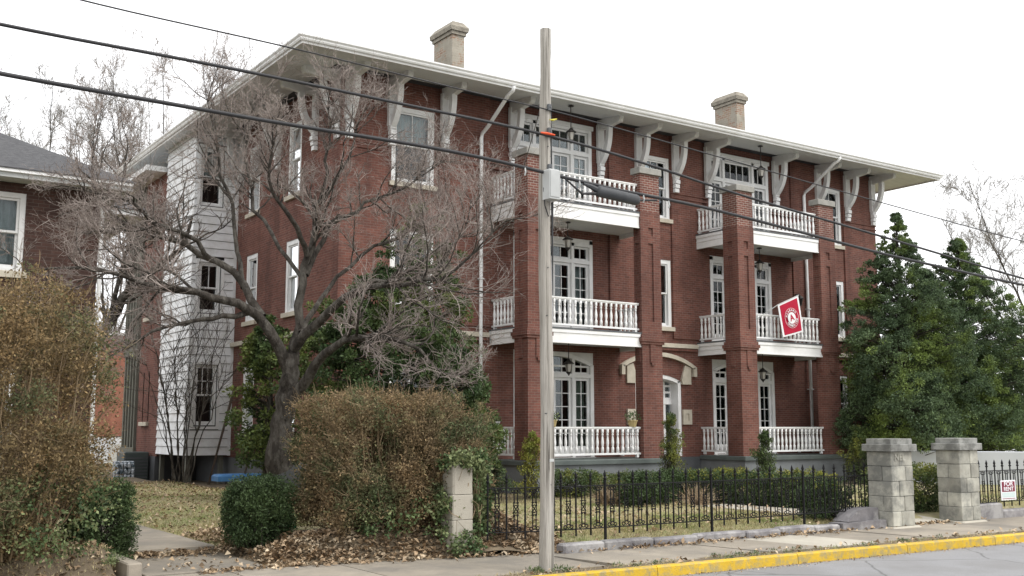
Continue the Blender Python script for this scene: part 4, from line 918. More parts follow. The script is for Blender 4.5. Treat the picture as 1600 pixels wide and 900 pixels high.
# ------------------------------------------------------------------ neighbouring house and far buildings
NY = 23.82
nh = thing('brown_brick_house', 'brown brick house with grey hipped shingle roof at the left edge', 'house', (0, 26, 0))
q = MB((0, NY, 0)); nhole = [(2.75, 4.0, 5.2, 6.85), (2.6, 4.0, 1.3, 3.2)]; wall_grid(q, -8, 5.48, 0, 7.05, nhole); q.build('front_wall', BRICK_NB, nh)
MB().add([(5.48, NY, 0), (5.48, 33, 0), (5.48, 33, 7.05), (5.48, NY, 7.05), (-8, 33, 0), (-8, 33, 7.05), (-8, NY, 0), (-8, NY, 7.05)], [[0, 1, 2, 3], [1, 4, 5, 2], [4, 6, 7, 5]]).build('side_wall', BRICK_NB, nh)
for h in nhole: sash_window(((0, NY, 0), (1, 0, 0), (0, 1, 0)), *h, cur=(CURT, .08), parent=nh, case=.11, mat=TRIM)
ee = MB(); ee.box(-8.6, 5.95, NY - .55, 33.5, 7.06, 7.12); ee.box(-8.6, 5.95, NY - .6, NY - .55, 7.04, 7.20); ee.box(5.95, 6.0, NY - .6, 33.5, 7.04, 7.20); ee.build('eaves', BOXGREY, nh)
MB().box(-8.6, 6.0, NY - .66, NY - .602, 7.14, 7.225).build('gutter', WHITE, nh)
rr = MB(); rr.add([(-8.7, NY - .68, 7.23), (6.05, NY - .68, 7.23), (6.05, 33.6, 7.23), (-8.7, 33.6, 7.23), (-3.6, 28.4, 10.0), (1.0, 28.4, 10.0), (-8.7, NY - .68, 7.205), (6.05, NY - .68, 7.205), (6.05, 33.6, 7.205), (-8.7, 33.6, 7.205)],
    [[0, 1, 5, 4], [1, 2, 5], [2, 3, 4, 5], [3, 0, 4], [0, 6, 7, 1], [1, 7, 8, 2], [6, 9, 8, 7]]); rr.build('roof', SHING, nh)
MB().tube([(5.53, NY - .03, 7.04), (5.53, NY - .03, .3)], .045, 8).build('downspout', WHITE, nh)
pr2 = MB(); pr2.box(5.5, 7.05, 25.8, 31, 7.02, 7.16); pr2.build('porch_roof_edge', TRIM, nh)
pr3 = MB(); pr3.add([(5.49, 25.72, 7.165), (7.12, 25.72, 7.165), (7.12, 31, 7.165), (5.49, 31, 7.165), (5.49, 26.6, 7.75), (5.49, 30, 7.75)], [[0, 1, 4], [1, 2, 5, 4], [2, 3, 5]]); pr3.build('porch_roof', SHING, nh)
MB().box(6.8, 6.95, 30.7, 30.85, 0, 7.02).build('porch_post', WHITE, nh)
MB().box(1.0, 1.6, 27.9, 28.5, 9, 11).build('chimney', BRICK_NB, nh)
gb = onD(187, 600, 56)
ob = thing('orange_brick_building', 'orange brick building with white ground floor glimpsed between the two houses', 'building', (gb[0] - 3, gb[1] + 4, 0))
MB().box(gb[0] - 9, gb[0] + 1.5, gb[1], gb[1] + 8, 1.55, 6.8).build('wall', BRICK_OR, ob); MB().box(gb[0] - 9, gb[0] + 1.55, gb[1] - .03, gb[1] + 8, 0, 1.5).build('ground_floor', WALLW, ob)
MB().box(gb[0] - .4, gb[0] + .9, gb[1] - .06, gb[1] - .031, 0, 1.15).build('door', BOXGREY, ob); MB().box(gb[0] - 9.1, gb[0] + 1.6, gb[1] - .1, gb[1] + 8.1, 6.8, 6.95).build('coping', TRIM, ob)
# right edge: low white wall, parked car, shed
w0, w1 = onD(1395, 690, 36.5), onD(1680, 690, 34); wd = (w1 - w0) * (1, 1, 0); wl = np.linalg.norm(wd); wd /= wl
tag(MB((w0[0], w0[1], 0), wd, (-wd[1], wd[0], 0)).cbox(0, wl, 0, .25, 0, 1.22, .02).build('block_wall', WALLW), 'low white painted block wall behind the right fence', 'wall')
c0 = onD(1600, 700, 47)
car = thing('parked_car', 'white parked car showing its roof above the low wall at the right edge', 'car', (c0[0], c0[1], 0))
prof = [(-2.3, .35), (-2.35, .7), (-2.2, .88), (-1.35, .95), (-.75, 1.38), (.75, 1.42), (1.45, .98), (2.2, .85), (2.3, .4)]
MB((c0[0], c0[1], 0)).prism(prof, -.85, .85).build('body', CARW, car)
MB((c0[0], c0[1], 0)).prism([(-1.2, .97), (-.72, 1.33), (.70, 1.36), (1.25, .99)], -.862, -.851).build('side_glass', CARG, car)
for a in (-1.45, 1.4):
    for s_ in (-.86, .66): MB((c0[0] + a, c0[1] + s_, .32)).prism([(.32 * math.cos(t), .32 * math.sin(t)) for t in np.linspace(0, 2 * math.pi, 15)[:-1]], 0, .2).build('wheel', TYRE, car)
s0 = onD(1590, 690, 75); sh = thing('brown_shed', 'low brown roofed brick shed far off at the right edge', 'shed', (s0[0], s0[1], 0))
MB().box(s0[0] - 3, s0[0] + 8, s0[1], s0[1] + 5, 0, 1.15).build('wall', BRICK_OR, sh)
MB((0, 0, 0), (0, 1, 0), (1, 0, 0)).prism([(s0[1] - .4, 1.1), (s0[1] + 5.4, 1.1), (s0[1] + 2.5, 2.3)], s0[0] - 3.3, s0[0] + 8.3).build('roof', M('brown_shingles', (.13, .10, .085), (.18, .14, .12), 6, .9), sh)

# things by the siding bay
ac = thing('air_conditioner', 'dark grey green condenser unit below the rear wing', 'air conditioner', (10.55, 39.3, .3))
MB().cbox(10.1, 10.95, 38.6, 39.6, .1, 1.15, .03).build('casing', ACM, ac)
for i in range(7): MB().box(10.14, 10.91, 38.585, 38.599, .25 + i * .11, .30 + i * .11).build('louvre', GREYPT, ac)
q = MB(); 
for i in range(5):
    for j in range(4): q.lathe([(.055, .05 + j * .2), (.06, .16 + j * .2), (.03, .21 + j * .2), (.03, .235 + j * .2)], 9.72 + i * .125, 37.9, 7)
q.cbox(9.64, 10.3, 37.96, 38.3, 0.05, .86, .03); tag(q.build('wrapped_bottles', PLASTIC), 'shiny wrapped stack of bottles beside the condenser unit', 'bottles')
tag(MB().cbox(10.9, 12.3, 31.2, 31.9, .42, .62, .06).build('blue_boat', BLUE), 'blue plastic boat lying behind the clipped round shrub', 'boat')
for (x, y), lab in zip(((12.25, 34.4), (12.3, 31.6)), ('grey board leaning on the brick corner right of the siding bay', 'dark board leaning on the side wall nearer the tree')):
    q = MB(); q.add([(x - .6, y - .06, 0), (x - .55, y + .06, 0), (x + .2, y + .06, 3.2), (x + .2, y - .06, 3.2), (x - .66, y - .06, .02), (x - .61, y + .06, .02), (x + .14, y + .06, 3.2), (x + .14, y - .06, 3.2)],
        [[0, 1, 2, 3], [7, 6, 5, 4], [0, 4, 5, 1], [1, 5, 6, 2], [2, 6, 7, 3], [3, 7, 4, 0]]); tag(q.build('leaning_board', BROWNW), lab, 'board')
gbp = onZ(452, 828, .33); q = MB(); q.tube([gbp + (-.09, 0, .04), gbp + (.04, .0, .04), gbp + (.08, 0, .04), gbp + (.12, 0, .045)], [.04, .042, .018, .016], 8)
tag(q.build('green_bottle', GREENP, smooth=True), 'bright green plastic bottle on the leaves left of the hedge', 'bottle')

# ------------------------------------------------------------------ bare trees
def resample(P, k):
    P = np.array(P, float); L = np.concatenate([[0], np.cumsum(np.linalg.norm(np.diff(P[:, :3], axis=0), axis=1))]); t = np.linspace(0, L[-1], k)
    return np.stack([np.interp(t, L, P[:, i]) for i in range(P.shape[1])], 1)
def bare_tree(name, label, limbs, base, twig=TWIG, k=14, n1=9, n2=6, n3=4, n4=0, up=.22, wig=.16, tw=.005, group=None, s1=(.25, .5), skip=0, t0=.3, trop=.04):
    """limbs: lists of (x, y, z, r); each limb is one tapered tube, then three generations of side shoots"""
    t = thing(name, label, 'tree', base, group)
    LB = np.stack([resample(l, k) for l in limbs]); B0, R0 = LB[..., :3].copy(), LB[..., 3] * .6
    B0[:, 1:-1] += rng.normal(0, .03, B0[:, 1:-1].shape)
    big_ = [tubes(B0, R0, 10)]
    ln = np.linalg.norm(np.diff(B0, axis=1), axis=2).sum(1)
    S, D, L, R = sprout(B0[skip:], R0[skip:], n1, (.5, 1.1), s1, .5, t0, up, np.minimum(ln[skip:], 5.0)); B1, R1 = branches(S, D, L, np.clip(R, .012, .06), 8, wig, trop, .35)
    big_.append(tubes(B1, R1, 5))
    S, D, L, R = sprout(B1, R1, n2, (.4, 1.0), (.3, .6), .6, .15, up); B2, R2 = branches(S, D, L, np.clip(R, .006, .03), 6, wig * 1.2, trop, .4)
    S, D, L, R = sprout(B2, R2, n3, (.4, 1.0), (.35, .7), .65, .1, up * .8); B3, R3 = branches(S, D, L, np.clip(R, tw * .8, .012), 5, wig * 1.3, trop, .5)
    parts = [tubes(B2, R2, 4), tubes(B3, R3, 3)]
    if n4:
        S, D, L, R = sprout(B3, R3, n4, (.4, 1.1), (.35, .8), .75, .1, up * .6); B4, R4 = branches(S, D, L, np.clip(R, tw * .7, .006), 4, wig * 1.3, trop, .7)
        parts.append(tubes(B4, R4, 3))
    V, F = join_np(big_); wobj('trunk', V, F, BARK, t, True)
    V, F = join_np(parts); wobj('crown', V, F, twig, t)
    return t
T0 = 20.0
def tr(*pts): return [(*onD(x, y, d), r) for x, y, d, r in pts]
limbs = [
    tr((438, 735, T0, .42), (440, 690, T0, .36), (443, 640, T0, .31), (452, 590, T0, .28), (455, 555, T0, .24)),
    tr((450, 575, T0, .22), (432, 530, T0 - .2, .17), (400, 490, T0 - .4, .15), (345, 462, T0 - .8, .12), (290, 455, T0 - 1.0, .09), (225, 445, T0 - 1.2, .07), (160, 418, T0 - 1.4, .055), (95, 418, T0 - 1.5, .04), (40, 425, T0 - 1.5, .02)),
    tr((410, 495, T0, .14), (375, 440, T0 + .3, .12), (335, 408, T0 + .4, .105), (285, 385, T0 + .5, .09), (235, 360, T0 + .4, .075), (190, 350, T0 + .4, .06), (160, 325, T0 + .3, .05), (148, 285, T0 + .2, .04), (120, 262, T0, .02)),
    tr((330, 405, T0 + .4, .08), (300, 372, T0, .07), (255, 355, T0 - .5, .06), (205, 318, T0 - .7, .05), (150, 300, T0 - .9, .035), (95, 290, T0 - 1, .02)),
    tr((380, 450, T0 + .3, .09), (372, 390, T0 + .8, .07), (362, 330, T0 + 1.1, .06), (345, 260, T0 + 1.2, .05), (338, 205, T0 + 1.2, .03), (322, 150, T0 + 1.2, .01)),
    tr((458, 570, T0, .2), (466, 520, T0 + .1, .15), (474, 450, T0 + .2, .13), (484, 380, T0 + .3, .11), (498, 320, T0 + .4, .09), (520, 280, T0 + .4, .065), (548, 240, T0 + .5, .04), (560, 190, T0 + .5, .015)),
    tr((480, 400, T0 + .2, .09), (462, 350, T0 - .4, .075), (440, 325, T0 - .6, .065), (425, 300, T0 - .8, .05), (420, 240, T0 - 1.0, .035), (430, 180, T0 - 1.1, .012)),
    tr((478, 430, T0 + .2, .10), (510, 360, T0 + .8, .08), (545, 330, T0 + 1, .065), (580, 312, T0 + 1.2, .05), (640, 290, T0 + 1.4, .035), (690, 250, T0 + 1.5, .015)),
    tr((460, 545, T0, .17), (505, 498, T0 - .3, .14), (545, 462, T0 - .6, .11), (590, 450, T0 - .8, .09), (640, 440, T0 - 1, .07), (700, 432, T0 - 1.2, .05), (742, 395, T0 - 1.3, .035), (790, 345, T0 - 1.4, .012)),
    tr((545, 465, T0 - .6, .09), (585, 438, T0 - .3, .07), (640, 436, T0, .06), (690, 415, T0 + .2, .045), (720, 370, T0 + .4, .03), (745, 300, T0 + .5, .012)),
    tr((453, 628, T0, .2), (492, 570, T0 - .4, .15), (530, 535, T0 - .9, .11), (570, 524, T0 - 1.2, .085), (620, 530, T0 - 1.4, .065), (660, 548, T0 - 1.6, .045), (700, 590, T0 - 1.7, .02)),
    tr((470, 520, T0, .1), (520, 440, T0 + 1.2, .07), (575, 390, T0 + 1.6, .055), (640, 360, T0 + 2.0, .04), (700, 330, T0 + 2.2, .015)),
    tr((400, 485, T0 - .3, .1), (330, 500, T0 - .9, .07), (260, 510, T0 - 1.3, .05), (200, 540, T0 - 1.6, .03), (165, 560, T0 - 1.7, .015)),
    tr((476, 440, T0 + .2, .07), (400, 330, T0 + 1.2, .06), (385, 250, T0 + 1.5, .045), (392, 190, T0 + 1.6, .025), (402, 140, T0 + 1.6, .01)),
    tr((500, 320, T0 + .4, .06), (510, 250, T0 + .3, .05), (515, 190, T0 + .2, .03), (520, 135, T0 + .2, .01)),
]
bare_tree('bare_tree', 'large spreading bare tree with crooked trunk and pinkish twigs before the building', limbs, tuple(onD(438, 735, T0)), TWIG, n1=17, n2=7, n3=5, n4=3, up=.15, s1=(.14, .32), tw=.0042, skip=1, t0=.42)
# leaning tree seen between the houses
LT = 33
limbs = [tr((120, 590, LT, .34), (160, 520, LT, .28), (200, 455, LT, .22), (235, 425, LT, .17), (280, 395, LT, .12), (300, 340, LT, .07)), tr((170, 505, LT, .14), (185, 440, LT, .11), (205, 380, LT, .09), (190, 310, LT, .07), (200, 230, LT, .04)),
         tr((150, 535, LT, .16), (120, 450, LT, .12), (150, 380, LT, .1), (170, 300, LT, .08), (140, 220, LT, .05))]
bare_tree('bare_tree', 'dark leaning bare tree in the gap between the brown house and the building', limbs, tuple(onD(120, 590, LT)), TWIGD, n1=8, n2=6, n3=4, up=.2)
def wild(name, label, px, D, top, spread, twig, seed, n=7, lean=0.0):
    base = onD(px, 640, D); base[2] = 0; ht = onD(px, top, D)[2]; L = []
    L.append([(base[0], base[1], 0, .28), (base[0] + .1, base[1], ht * .2, .22), (base[0] - .1, base[1] + .1, ht * .36, .18)])
    for i in range(n):
        a = 2 * math.pi * i / n + seed; s_ = spread * random.uniform(.5, 1); z0 = ht * random.uniform(.15, .36); h = ht * random.uniform(.8, 1.0)
        p = lambda f, zf: (base[0] + math.cos(a) * s_ * f + lean * f, base[1] + math.sin(a) * s_ * f, z0 + (h - z0) * zf)
        L.append([(*p(0, 0), .15), (*p(.3, .22), .11), (*p(.55, .45), .08), (*p(.8, .72), .05), (*p(1.0, 1.0), .015)])
    return bare_tree(name, label, L, tuple(base), twig, n1=17, n2=8, n3=5, n4=1, up=.3, tw=.013, group='bare trees in the background')
wild('bare_tree', 'pale bare background tree above the brown house roof at far left', 60, 60, 105, 6.0, TWIGG, .3, 9)
wild('bare_tree', 'tall bare background tree between the brown roof and the long eave', 265, 62, 60, 6.5, TWIG, 1.1, 10)
wild('bare_tree', 'slim bare background tree rising behind the brown roof end', 165, 70, 110, 6.5, TWIGG, 2.0, 9)
wild('bare_tree', 'pale bare tree leaning into the right edge of the sky', 1670, 55, 280, 7.0, TWIGG, .8, 9)
# multi-stem bare shrub by the siding bay
sb = onZ(283, 762, .2); L = []
for i in range(11):
    a = 2 * math.pi * i / 11; s_ = random.uniform(.5, 1.5); h = random.uniform(3.2, 5.4)
    L.append([(sb[0] + .15 * math.cos(a), sb[1] + .15 * math.sin(a), .0, .045), (sb[0] + s_ * .35 * math.cos(a), sb[1] + s_ * .35 * math.sin(a), h * .35, .034), (sb[0] + s_ * .7 * math.cos(a), sb[1] + s_ * .7 * math.sin(a), h * .7, .022), (sb[0] + s_ * math.cos(a), sb[1] + s_ * math.sin(a), h, .008)])
t = bare_tree('bare_shrub', 'bare many-stemmed shrub in front of the white siding bay', L, (sb[0], sb[1], .1), TWIGD, n1=6, n2=4, n3=2, up=.35, tw=.006); t['category'] = 'shrub'

# ------------------------------------------------------------------ shrubs, hedges, evergreens
def shrub(name, label, cat, centre, stems, P, d, size, mat, stemmat=BARK, group=None, aspect=.5, up=.1, extra=None, out_=True):
    """stems: (B,R) thin branches; P: leaf points"""
    t = thing(name, label, cat, centre, group)
    if stems is not None: V, F = tubes(*stems, 4); wobj('stems', V, F, stemmat, t)
    V, F = leaves(P, size, aspect, up, .35, d if out_ else None); wobj('foliage', V, F, mat, t)
    if extra: extra(t)
    return t
def stems_from(base, tips, r=.02, k=5, wob=.08):
    m = len(tips); b = np.repeat(np.array([base], float), m, 0) + rng.normal(0, .1, (m, 3)) * (1, 1, 0); tt = np.linspace(0, 1, k)[None, :, None]
    B = b[:, None] * (1 - tt) + tips[:, None] * tt; B[:, 1:-1] += rng.normal(0, wob, (m, k - 2, 3)); B[:, :, 2] += (.15 * np.sin(np.linspace(0, math.pi, k)))[None]
    return B, r * np.linspace(1, .3, k)[None].repeat(m, 0)
def in_box(n, x0, x1, y0, y1, z0, z1, pw=4):
    """points near the surface of a rounded block"""
    q = rng.uniform(-1, 1, (n * 4, 3)); r = (np.abs(q) ** pw).sum(1) ** (1 / pw); q = q[(r < 1) & (r > .55)][:n]
    return np.array([(x0 + x1) / 2, (y0 + y1) / 2, (z0 + z1) / 2]) + q * np.array([(x1 - x0) / 2, (y1 - y0) / 2, (z1 - z0) / 2])
def ground_pt(x, y): return float(H(x, y))
def boxball(label, x, y, w, h, name='boxwood_shrub', mat=BOXW, n=260, group=None, per=75, size=.036, pw=3.2, yw=None):
    z = ground_pt(x, y) - .02; yw = yw or w
    C = in_box(n, x - w / 2, x + w / 2, y - yw / 2, y + yw / 2, z, z + h, pw); P, d = clumps(C, .12 * rng.uniform(.7, 1.2, len(C)), per, .9, .4)
    k = P[:, 2] > z; tips = C[rng.choice(len(C), min(40, len(C)), False)]
    return shrub(name, label, 'shrub', (x, y, z), stems_from((x, y, z), tips, .016), P[k], d[k], size, mat, BARK, group, .55)
boxball('dark green clipped round shrub between the side path and the big hedge', 6.42, 16.45, .96, 1.05, n=480, pw=3.6)
boxball('dark green clipped shrub tucked against the bronze bush, left of the path', 4.1, 16.9, .95, 1.25, n=420, pw=3.6)

# big bronze bush at left
def twiggy(name, label, cat, centre, R, Ht, mat, n_clump, per, size, tw, lo=.05, z0=.2, pw=2.6, top_twigs=260, green=None, box=None):
    x, y = centre; z = ground_pt(x, y)
    if box is None: C = in_box(n_clump, x - R, x + R, y - R, y + R, z + z0, z + Ht, pw)
    else: C = in_box(n_clump, *box, z + z0, z + Ht, pw)
    hole = np.sin(C[:, 0] * 4.1 + 1) * np.sin(C[:, 1] * 3.7) + np.sin(C[:, 2] * 4.6 + C[:, 0] * 2) * .8 + rng.normal(0, .5, len(C)); C = C[hole > -.75]
    C += rng.normal(0, .06, C.shape); P, d = clumps(C, .2 * rng.uniform(.5, 1.3, len(C)), per, .9, .2); k = P[:, 2] > z + .02
    t = thing(name, label, cat, (x, y, z))
    tips = C[rng.choice(len(C), min(220, len(C)), False)]; ctr_ = np.array([x, y, z])
    b = np.stack([ctr_[0] + (tips[:, 0] - ctr_[0]) * .45, ctr_[1] + (tips[:, 1] - ctr_[1]) * .45, np.full(len(tips), z)], 1)
    tt = np.linspace(0, 1, 6)[None, :, None]; B = b[:, None] * (1 - tt) + tips[:, None] * tt; B[:, 1:-1] += rng.normal(0, .07, B[:, 1:-1].shape)
    V1 = tubes(B, .018 * np.linspace(1, .3, 6)[None].repeat(len(B), 0), 4)
    S = C[rng.choice(len(C), top_twigs * 6)]; D = unit(S - (ctr_ + np.array([0, 0, Ht * .35]))) + rng.normal(0, .45, S.shape) + np.array([0, 0, .35])
    Bt, Rt = branches(S, D, rng.uniform(.12, .34, len(S)), np.full(len(S), .0042), 4, .2, .03, .5); V2 = tubes(Bt, Rt, 3)
    V, F = join_np([V1, V2]); wobj('stems', V, F, tw, t)
    V, F = leaves(P[k], size, .5, .1, .4); wobj('foliage', V, F, mat, t)
    if green:
        gP, gd = green(z); V, F = leaves(gP, .048, .7, .1, .4, gd); wobj('ivy', V, F, IVY, t)
    return t
def ivy_low(x0, x1, y0, y1, h, n):
    def f(z):
        C = in_box(n, x0, x1, y0, y1, z - .2, z + h, 3); C = C[C[:, 2] > z]; P, d = clumps(C, .16, 30, .9, .2); k = P[:, 2] > z; return P[k], d[k]
    return f
twiggy('bronze_bush', 'tall bronze leaved bush filling the left edge before the brown house', 'bush', (2.3, 16.0), 1.65, 3.85, PRIVET, 2500, 54, .043, TWIGT, top_twigs=480, z0=.0, green=ivy_low(.8, 4.0, 14.5, 16.6, 1.3, 200))
twiggy('russet_hedge', 'large russet brown hedge with ivy at its foot beside the stone post', 'hedge', (8.4, 15.9), 1.6, 2.15, PRIVET2, 2900, 56, .040, TWIGT, top_twigs=620, green=ivy_low(7.4, 9.7, 14.6, 15.5, .6, 110), box=(7.0, 9.85, 14.78, 17.0), pw=7, z0=.05)
# ivy on the stone post
C = np.array([[9.05 + random.uniform(-.3, .45), 14.7 + random.uniform(-.15, .35), random.uniform(1.3, 1.62)] for _ in range(34)] + [[9.32 + random.uniform(-.05, .35), 14.8 + random.uniform(-.2, .3), random.uniform(.5, 1.35)] for _ in range(46)] + [[8.74 + random.uniform(-.08, .06), 14.62 + random.uniform(-.1, .2), random.uniform(.3, 1.3)] for _ in range(16)] + [[9.05 + random.uniform(-.25, .25), 14.5 + random.uniform(-.06, .08), random.uniform(1.38, 1.6)] for _ in range(16)] + [[9.0 + random.uniform(-.3, .3), 14.45 + random.uniform(-.1, .1), random.uniform(.1, .35)] for _ in range(14)] + [[9.33 + random.uniform(-.04, .2), 14.6 + random.uniform(-.06, .1), random.uniform(.2, 1.4)] for _ in range(34)])
P, d = clumps(C, .10, 26, 1, .2); V, F = leaves(P, .06, .7, -.1, .3, d)
iv = thing('ivy_plant', 'variegated ivy tumbling over the short stone post', 'ivy', (9.1, 14.8, .4)); wobj('foliage', V, F, IVY, iv)
B, R = stems_from((9.3, 14.8, .3), C[::3], .008); V, F = tubes(B, R, 4); wobj('stems', V, F, TWIGT, iv)

def evergreen(name, label, base, ht, rad, mat, ncl, per, size, profile, group=None, zmin=.15, cr=.34, trunk_r=.14, yst=1.0):
    t = thing(name, label, 'tree', base, group); bx_, by_, bz_ = base
    h = rng.uniform(zmin, 1, ncl * 3); a = rng.uniform(0, 2 * math.pi, ncl * 3); rr_ = np.array([profile(v) for v in h]) * rad * (1 + .22 * np.sin(a * 3 + h * 9) + .12 * np.sin(a * 7 - h * 17))
    w = rng.uniform(0, 1, ncl * 3) < (rr_ / rad * .85 + .15); h, a, rr_ = h[w][:ncl], a[w][:ncl], rr_[w][:ncl]
    q = rng.uniform(.25, 1, len(h)) ** .55
    C = np.stack([bx_ + np.cos(a) * rr_ * q, by_ + np.sin(a) * rr_ * q * yst, bz_ + h * ht], 1)
    P, d = clumps(C, cr * rng.uniform(.55, 1.25, len(C)) * np.clip(1.18 - h * .92, .2, 1), per, .62, .25); k = P[:, 2] > .1; P, d = P[k], d[k]
    V, F = leaves(P, size, .5, .0, .35, d); wobj('crown', V, F, mat, t)
    zz = np.linspace(0, ht * .96, 12); MB().tube([(bx_ + .05 * math.sin(z_), by_ + .05 * math.cos(z_ * 1.3), bz_ + z_) for z_ in zz], list(np.linspace(trunk_r, .015, 12)), 8).build('trunk', BARK, t, True)
    S = np.stack([np.full(len(C), bx_), np.full(len(C), by_), bz_ + np.clip(h - .06, 0, 1) * ht], 1)[::2]; tt = np.linspace(0, 1, 4)[None, :, None]
    B = S[:, None] * (1 - tt) + C[::2][:, None] * tt; V, F = tubes(B, .02 * np.linspace(1, .3, 4)[None].repeat(len(B), 0), 4); wobj('limbs', V, F, BARK, t)
    return t
cone = lambda v: float(np.interp(v, [0, .1, .25, .47, .65, .75, .84, .93, 1], [.6, .85, 1, .95, .75, .55, .35, .16, .03]))
e1 = onD(1416, 690, 37.0); evergreen('evergreen_tree', 'tall dark evergreen tree against the right end of the building', (e1[0], e1[1], .1), 9.45, 2.2, HOLLY, 1150, 150, .070, cone, 'evergreens at the right of the building', zmin=.13)
e2 = onD(1512, 690, 39.5); evergreen('evergreen_tree', 'dark evergreen tree standing right of its taller twin behind the gate', (e2[0], e2[1], .1), 9.0, 2.8, HOLLY, 1450, 150, .070, cone, 'evergreens at the right of the building', zmin=.13)
e7 = onD(1462, 690, 39.5); evergreen('evergreen_tree', 'shorter dark evergreen filling the notch between the two tall ones', (e7[0], e7[1], .1), 7.8, 2.3, HOLLY, 900, 150, .070, cone, 'evergreens at the right of the building', zmin=.2)
e3 = onD(1592, 690, 43.5); evergreen('evergreen_tree', 'smaller dark evergreen cut off by the right picture edge', (e3[0], e3[1], .1), 6.2, 1.7, HOLLY, 320, 110, .10, cone, 'evergreens at the right of the building', zmin=.15)
dome = lambda v: math.sqrt(max(0, 1 - (max(0, v - .35) / .65) ** 2)) * min(1, .55 + v)
e4 = onD(600, 660, 24.6); evergreen('evergreen_shrub', 'broad green evergreen behind the bare tree before the left wall', (e4[0], e4[1], .2), 5.5, 2.1, HOLLY2, 640, 110, .085, dome, zmin=.05, cr=.36)
e5 = onD(702, 660, 23.0); evergreen('evergreen_shrub', 'yellow green evergreen branches beside the downspout above the hedge', (e5[0] + .1, e5[1], .2), 3.5, 1.0, HOLLY2, 230, 100, .085, dome, zmin=.30, cr=.3)
e8 = onD(655, 660, 24.6); evergreen('evergreen_shrub', 'sparse yellow green evergreen sprays rising before the left wall windows', (e8[0], e8[1], .2), 7.0, 1.35, HOLLY2, 190, 80, .075, dome, zmin=.5, cr=.3)
e6 = onD(418, 660, 25.0); evergreen('evergreen_shrub', 'green evergreen between the trunk and the siding bay', (e6[0], e6[1], .2), 4.4, .72, HOLLY2, 170, 100, .085, dome, zmin=.22, cr=.32)

# front garden shrubs
def upright(label, x, y, w, h, mat, n=70, name='garden_shrub', per=60, size=.055):
    z = ground_pt(x, y); C = np.stack([x + rng.normal(0, w * .26, n), y + rng.normal(0, w * .26, n), z + h * rng.uniform(.06, 1, n) ** .8], 1)
    f = np.clip(1.25 - (C[:, 2] - z) / h, .2, 1); C[:, 0] = x + (C[:, 0] - x) * f; C[:, 1] = y + (C[:, 1] - y) * f
    P, d = clumps(C, .16 * np.clip(f, .4, 1), per, 1, .2); k = P[:, 2] > z
    return shrub(name, label, 'shrub', (x, y, z), stems_from((x, y, z), C[::2], .012), P[k], d[k], size, mat, BARK, 'shrubs along the porch bases')
upright('tall narrow green shrub in front of the entrance door', 21.85, 23.6, .8, 2.2, HEDGEG, 90)
upright('green shrub before the right porch beside its left pillar', 25.8, 23.6, .9, 1.7, HEDGEG, 80)
upright('bright green shrub close behind the utility pole', 16.55, 23.2, 1.1, 1.7, YGREEN, 70)
upright('upright green shrub between the right pillar and the gate pier', 30.0, 23.3, 1.0, 1.9, HEDGEG, 80)
upright('dark shrub at the wall corner left of the pole', 15.2, 23.0, 1.0, 1.2, HEDGEG, 60)
for i, (x, y, w, h, lab, m_) in enumerate((
    (17.7, 22.9, 1.5, .7, 'loose green shrub under the left porch rail, nearest the pole', HEDGEG), (19.0, 23.0, 1.5, .65, 'loose green shrub under the middle of the left porch rail', HEDGEG), (20.3, 23.2, 1.3, .6, 'loose green shrub under the right end of the left porch rail', HEDGEG),
    (17.05, 19.6, .9, .78, 'dark round shrub on the lawn, leftmost of the clipped row', BOXW), (17.9, 19.9, .8, .75, 'dark round shrub on the lawn, second from left in the clipped row', BOXW), (18.75, 20.3, .8, .75, 'dark round shrub on the lawn, third in the clipped row', BOXW),
    (22.9, 23.4, 1.2, .6, 'low yellow green shrub under the right porch, left of the tall one', YGREEN), (24.2, 23.5, 1.3, .6, 'low yellow green shrub at the foot of the right porch pillar', YGREEN), (27.4, 23.4, 1.8, .5, 'low yellow green shrub under the right porch rail', YGREEN))):
    boxball(lab, x, y, w, h, 'garden_shrub', m_, 120, 'shrubs along the porch bases', 45, .055, 2.6)
def hedge_run(label, p0, p1, w, h, mat=HEDGEG, top=None):
    p0, p1 = np.array(p0, float), np.array(p1, float); L = np.linalg.norm(p1 - p0); u = (p1 - p0) / L; nn = np.array([-u[1], u[0]]); c = (p0 + p1) / 2
    q = in_box(int(170 * L), -L / 2, L / 2, -w / 2, w / 2, 0, h, 5); z = ground_pt(*c)
    C = np.stack([c[0] + q[:, 0] * u[0] + q[:, 1] * nn[0], c[1] + q[:, 0] * u[1] + q[:, 1] * nn[1], z + q[:, 2]], 1); P, d = clumps(C, .12, 42, .9, .3); k = P[:, 2] > z
    t = shrub('boxwood_hedge', label, 'hedge', (c[0], c[1], z), stems_from((c[0], c[1], z), C[::9], .012), P[k], d[k], .05, mat)
    P, d = clumps(C[C[:, 2] > z + h * .8][::3], .11, 20, .6, .3); V, F = leaves(P, .05, .5, .3, .3, d); wobj('young_leaves', V, F, YGREEN, t)
hedge_run('dark clipped hedge at the fence end beside the left gate pier', (17.25, 14.75), (18.45, 14.75), .7, .8, BOXW)
hedge_run('dark clipped hedge running back along the far side of the entrance path', (19.9, 16.2), (19.3, 20.6), .75, .75, BOXW)
hedge_run('dark clipped hedge filling the view between the two gate piers', (19.7, 15.1), (22.3, 14.75), .7, 1.0, HEDGEG)
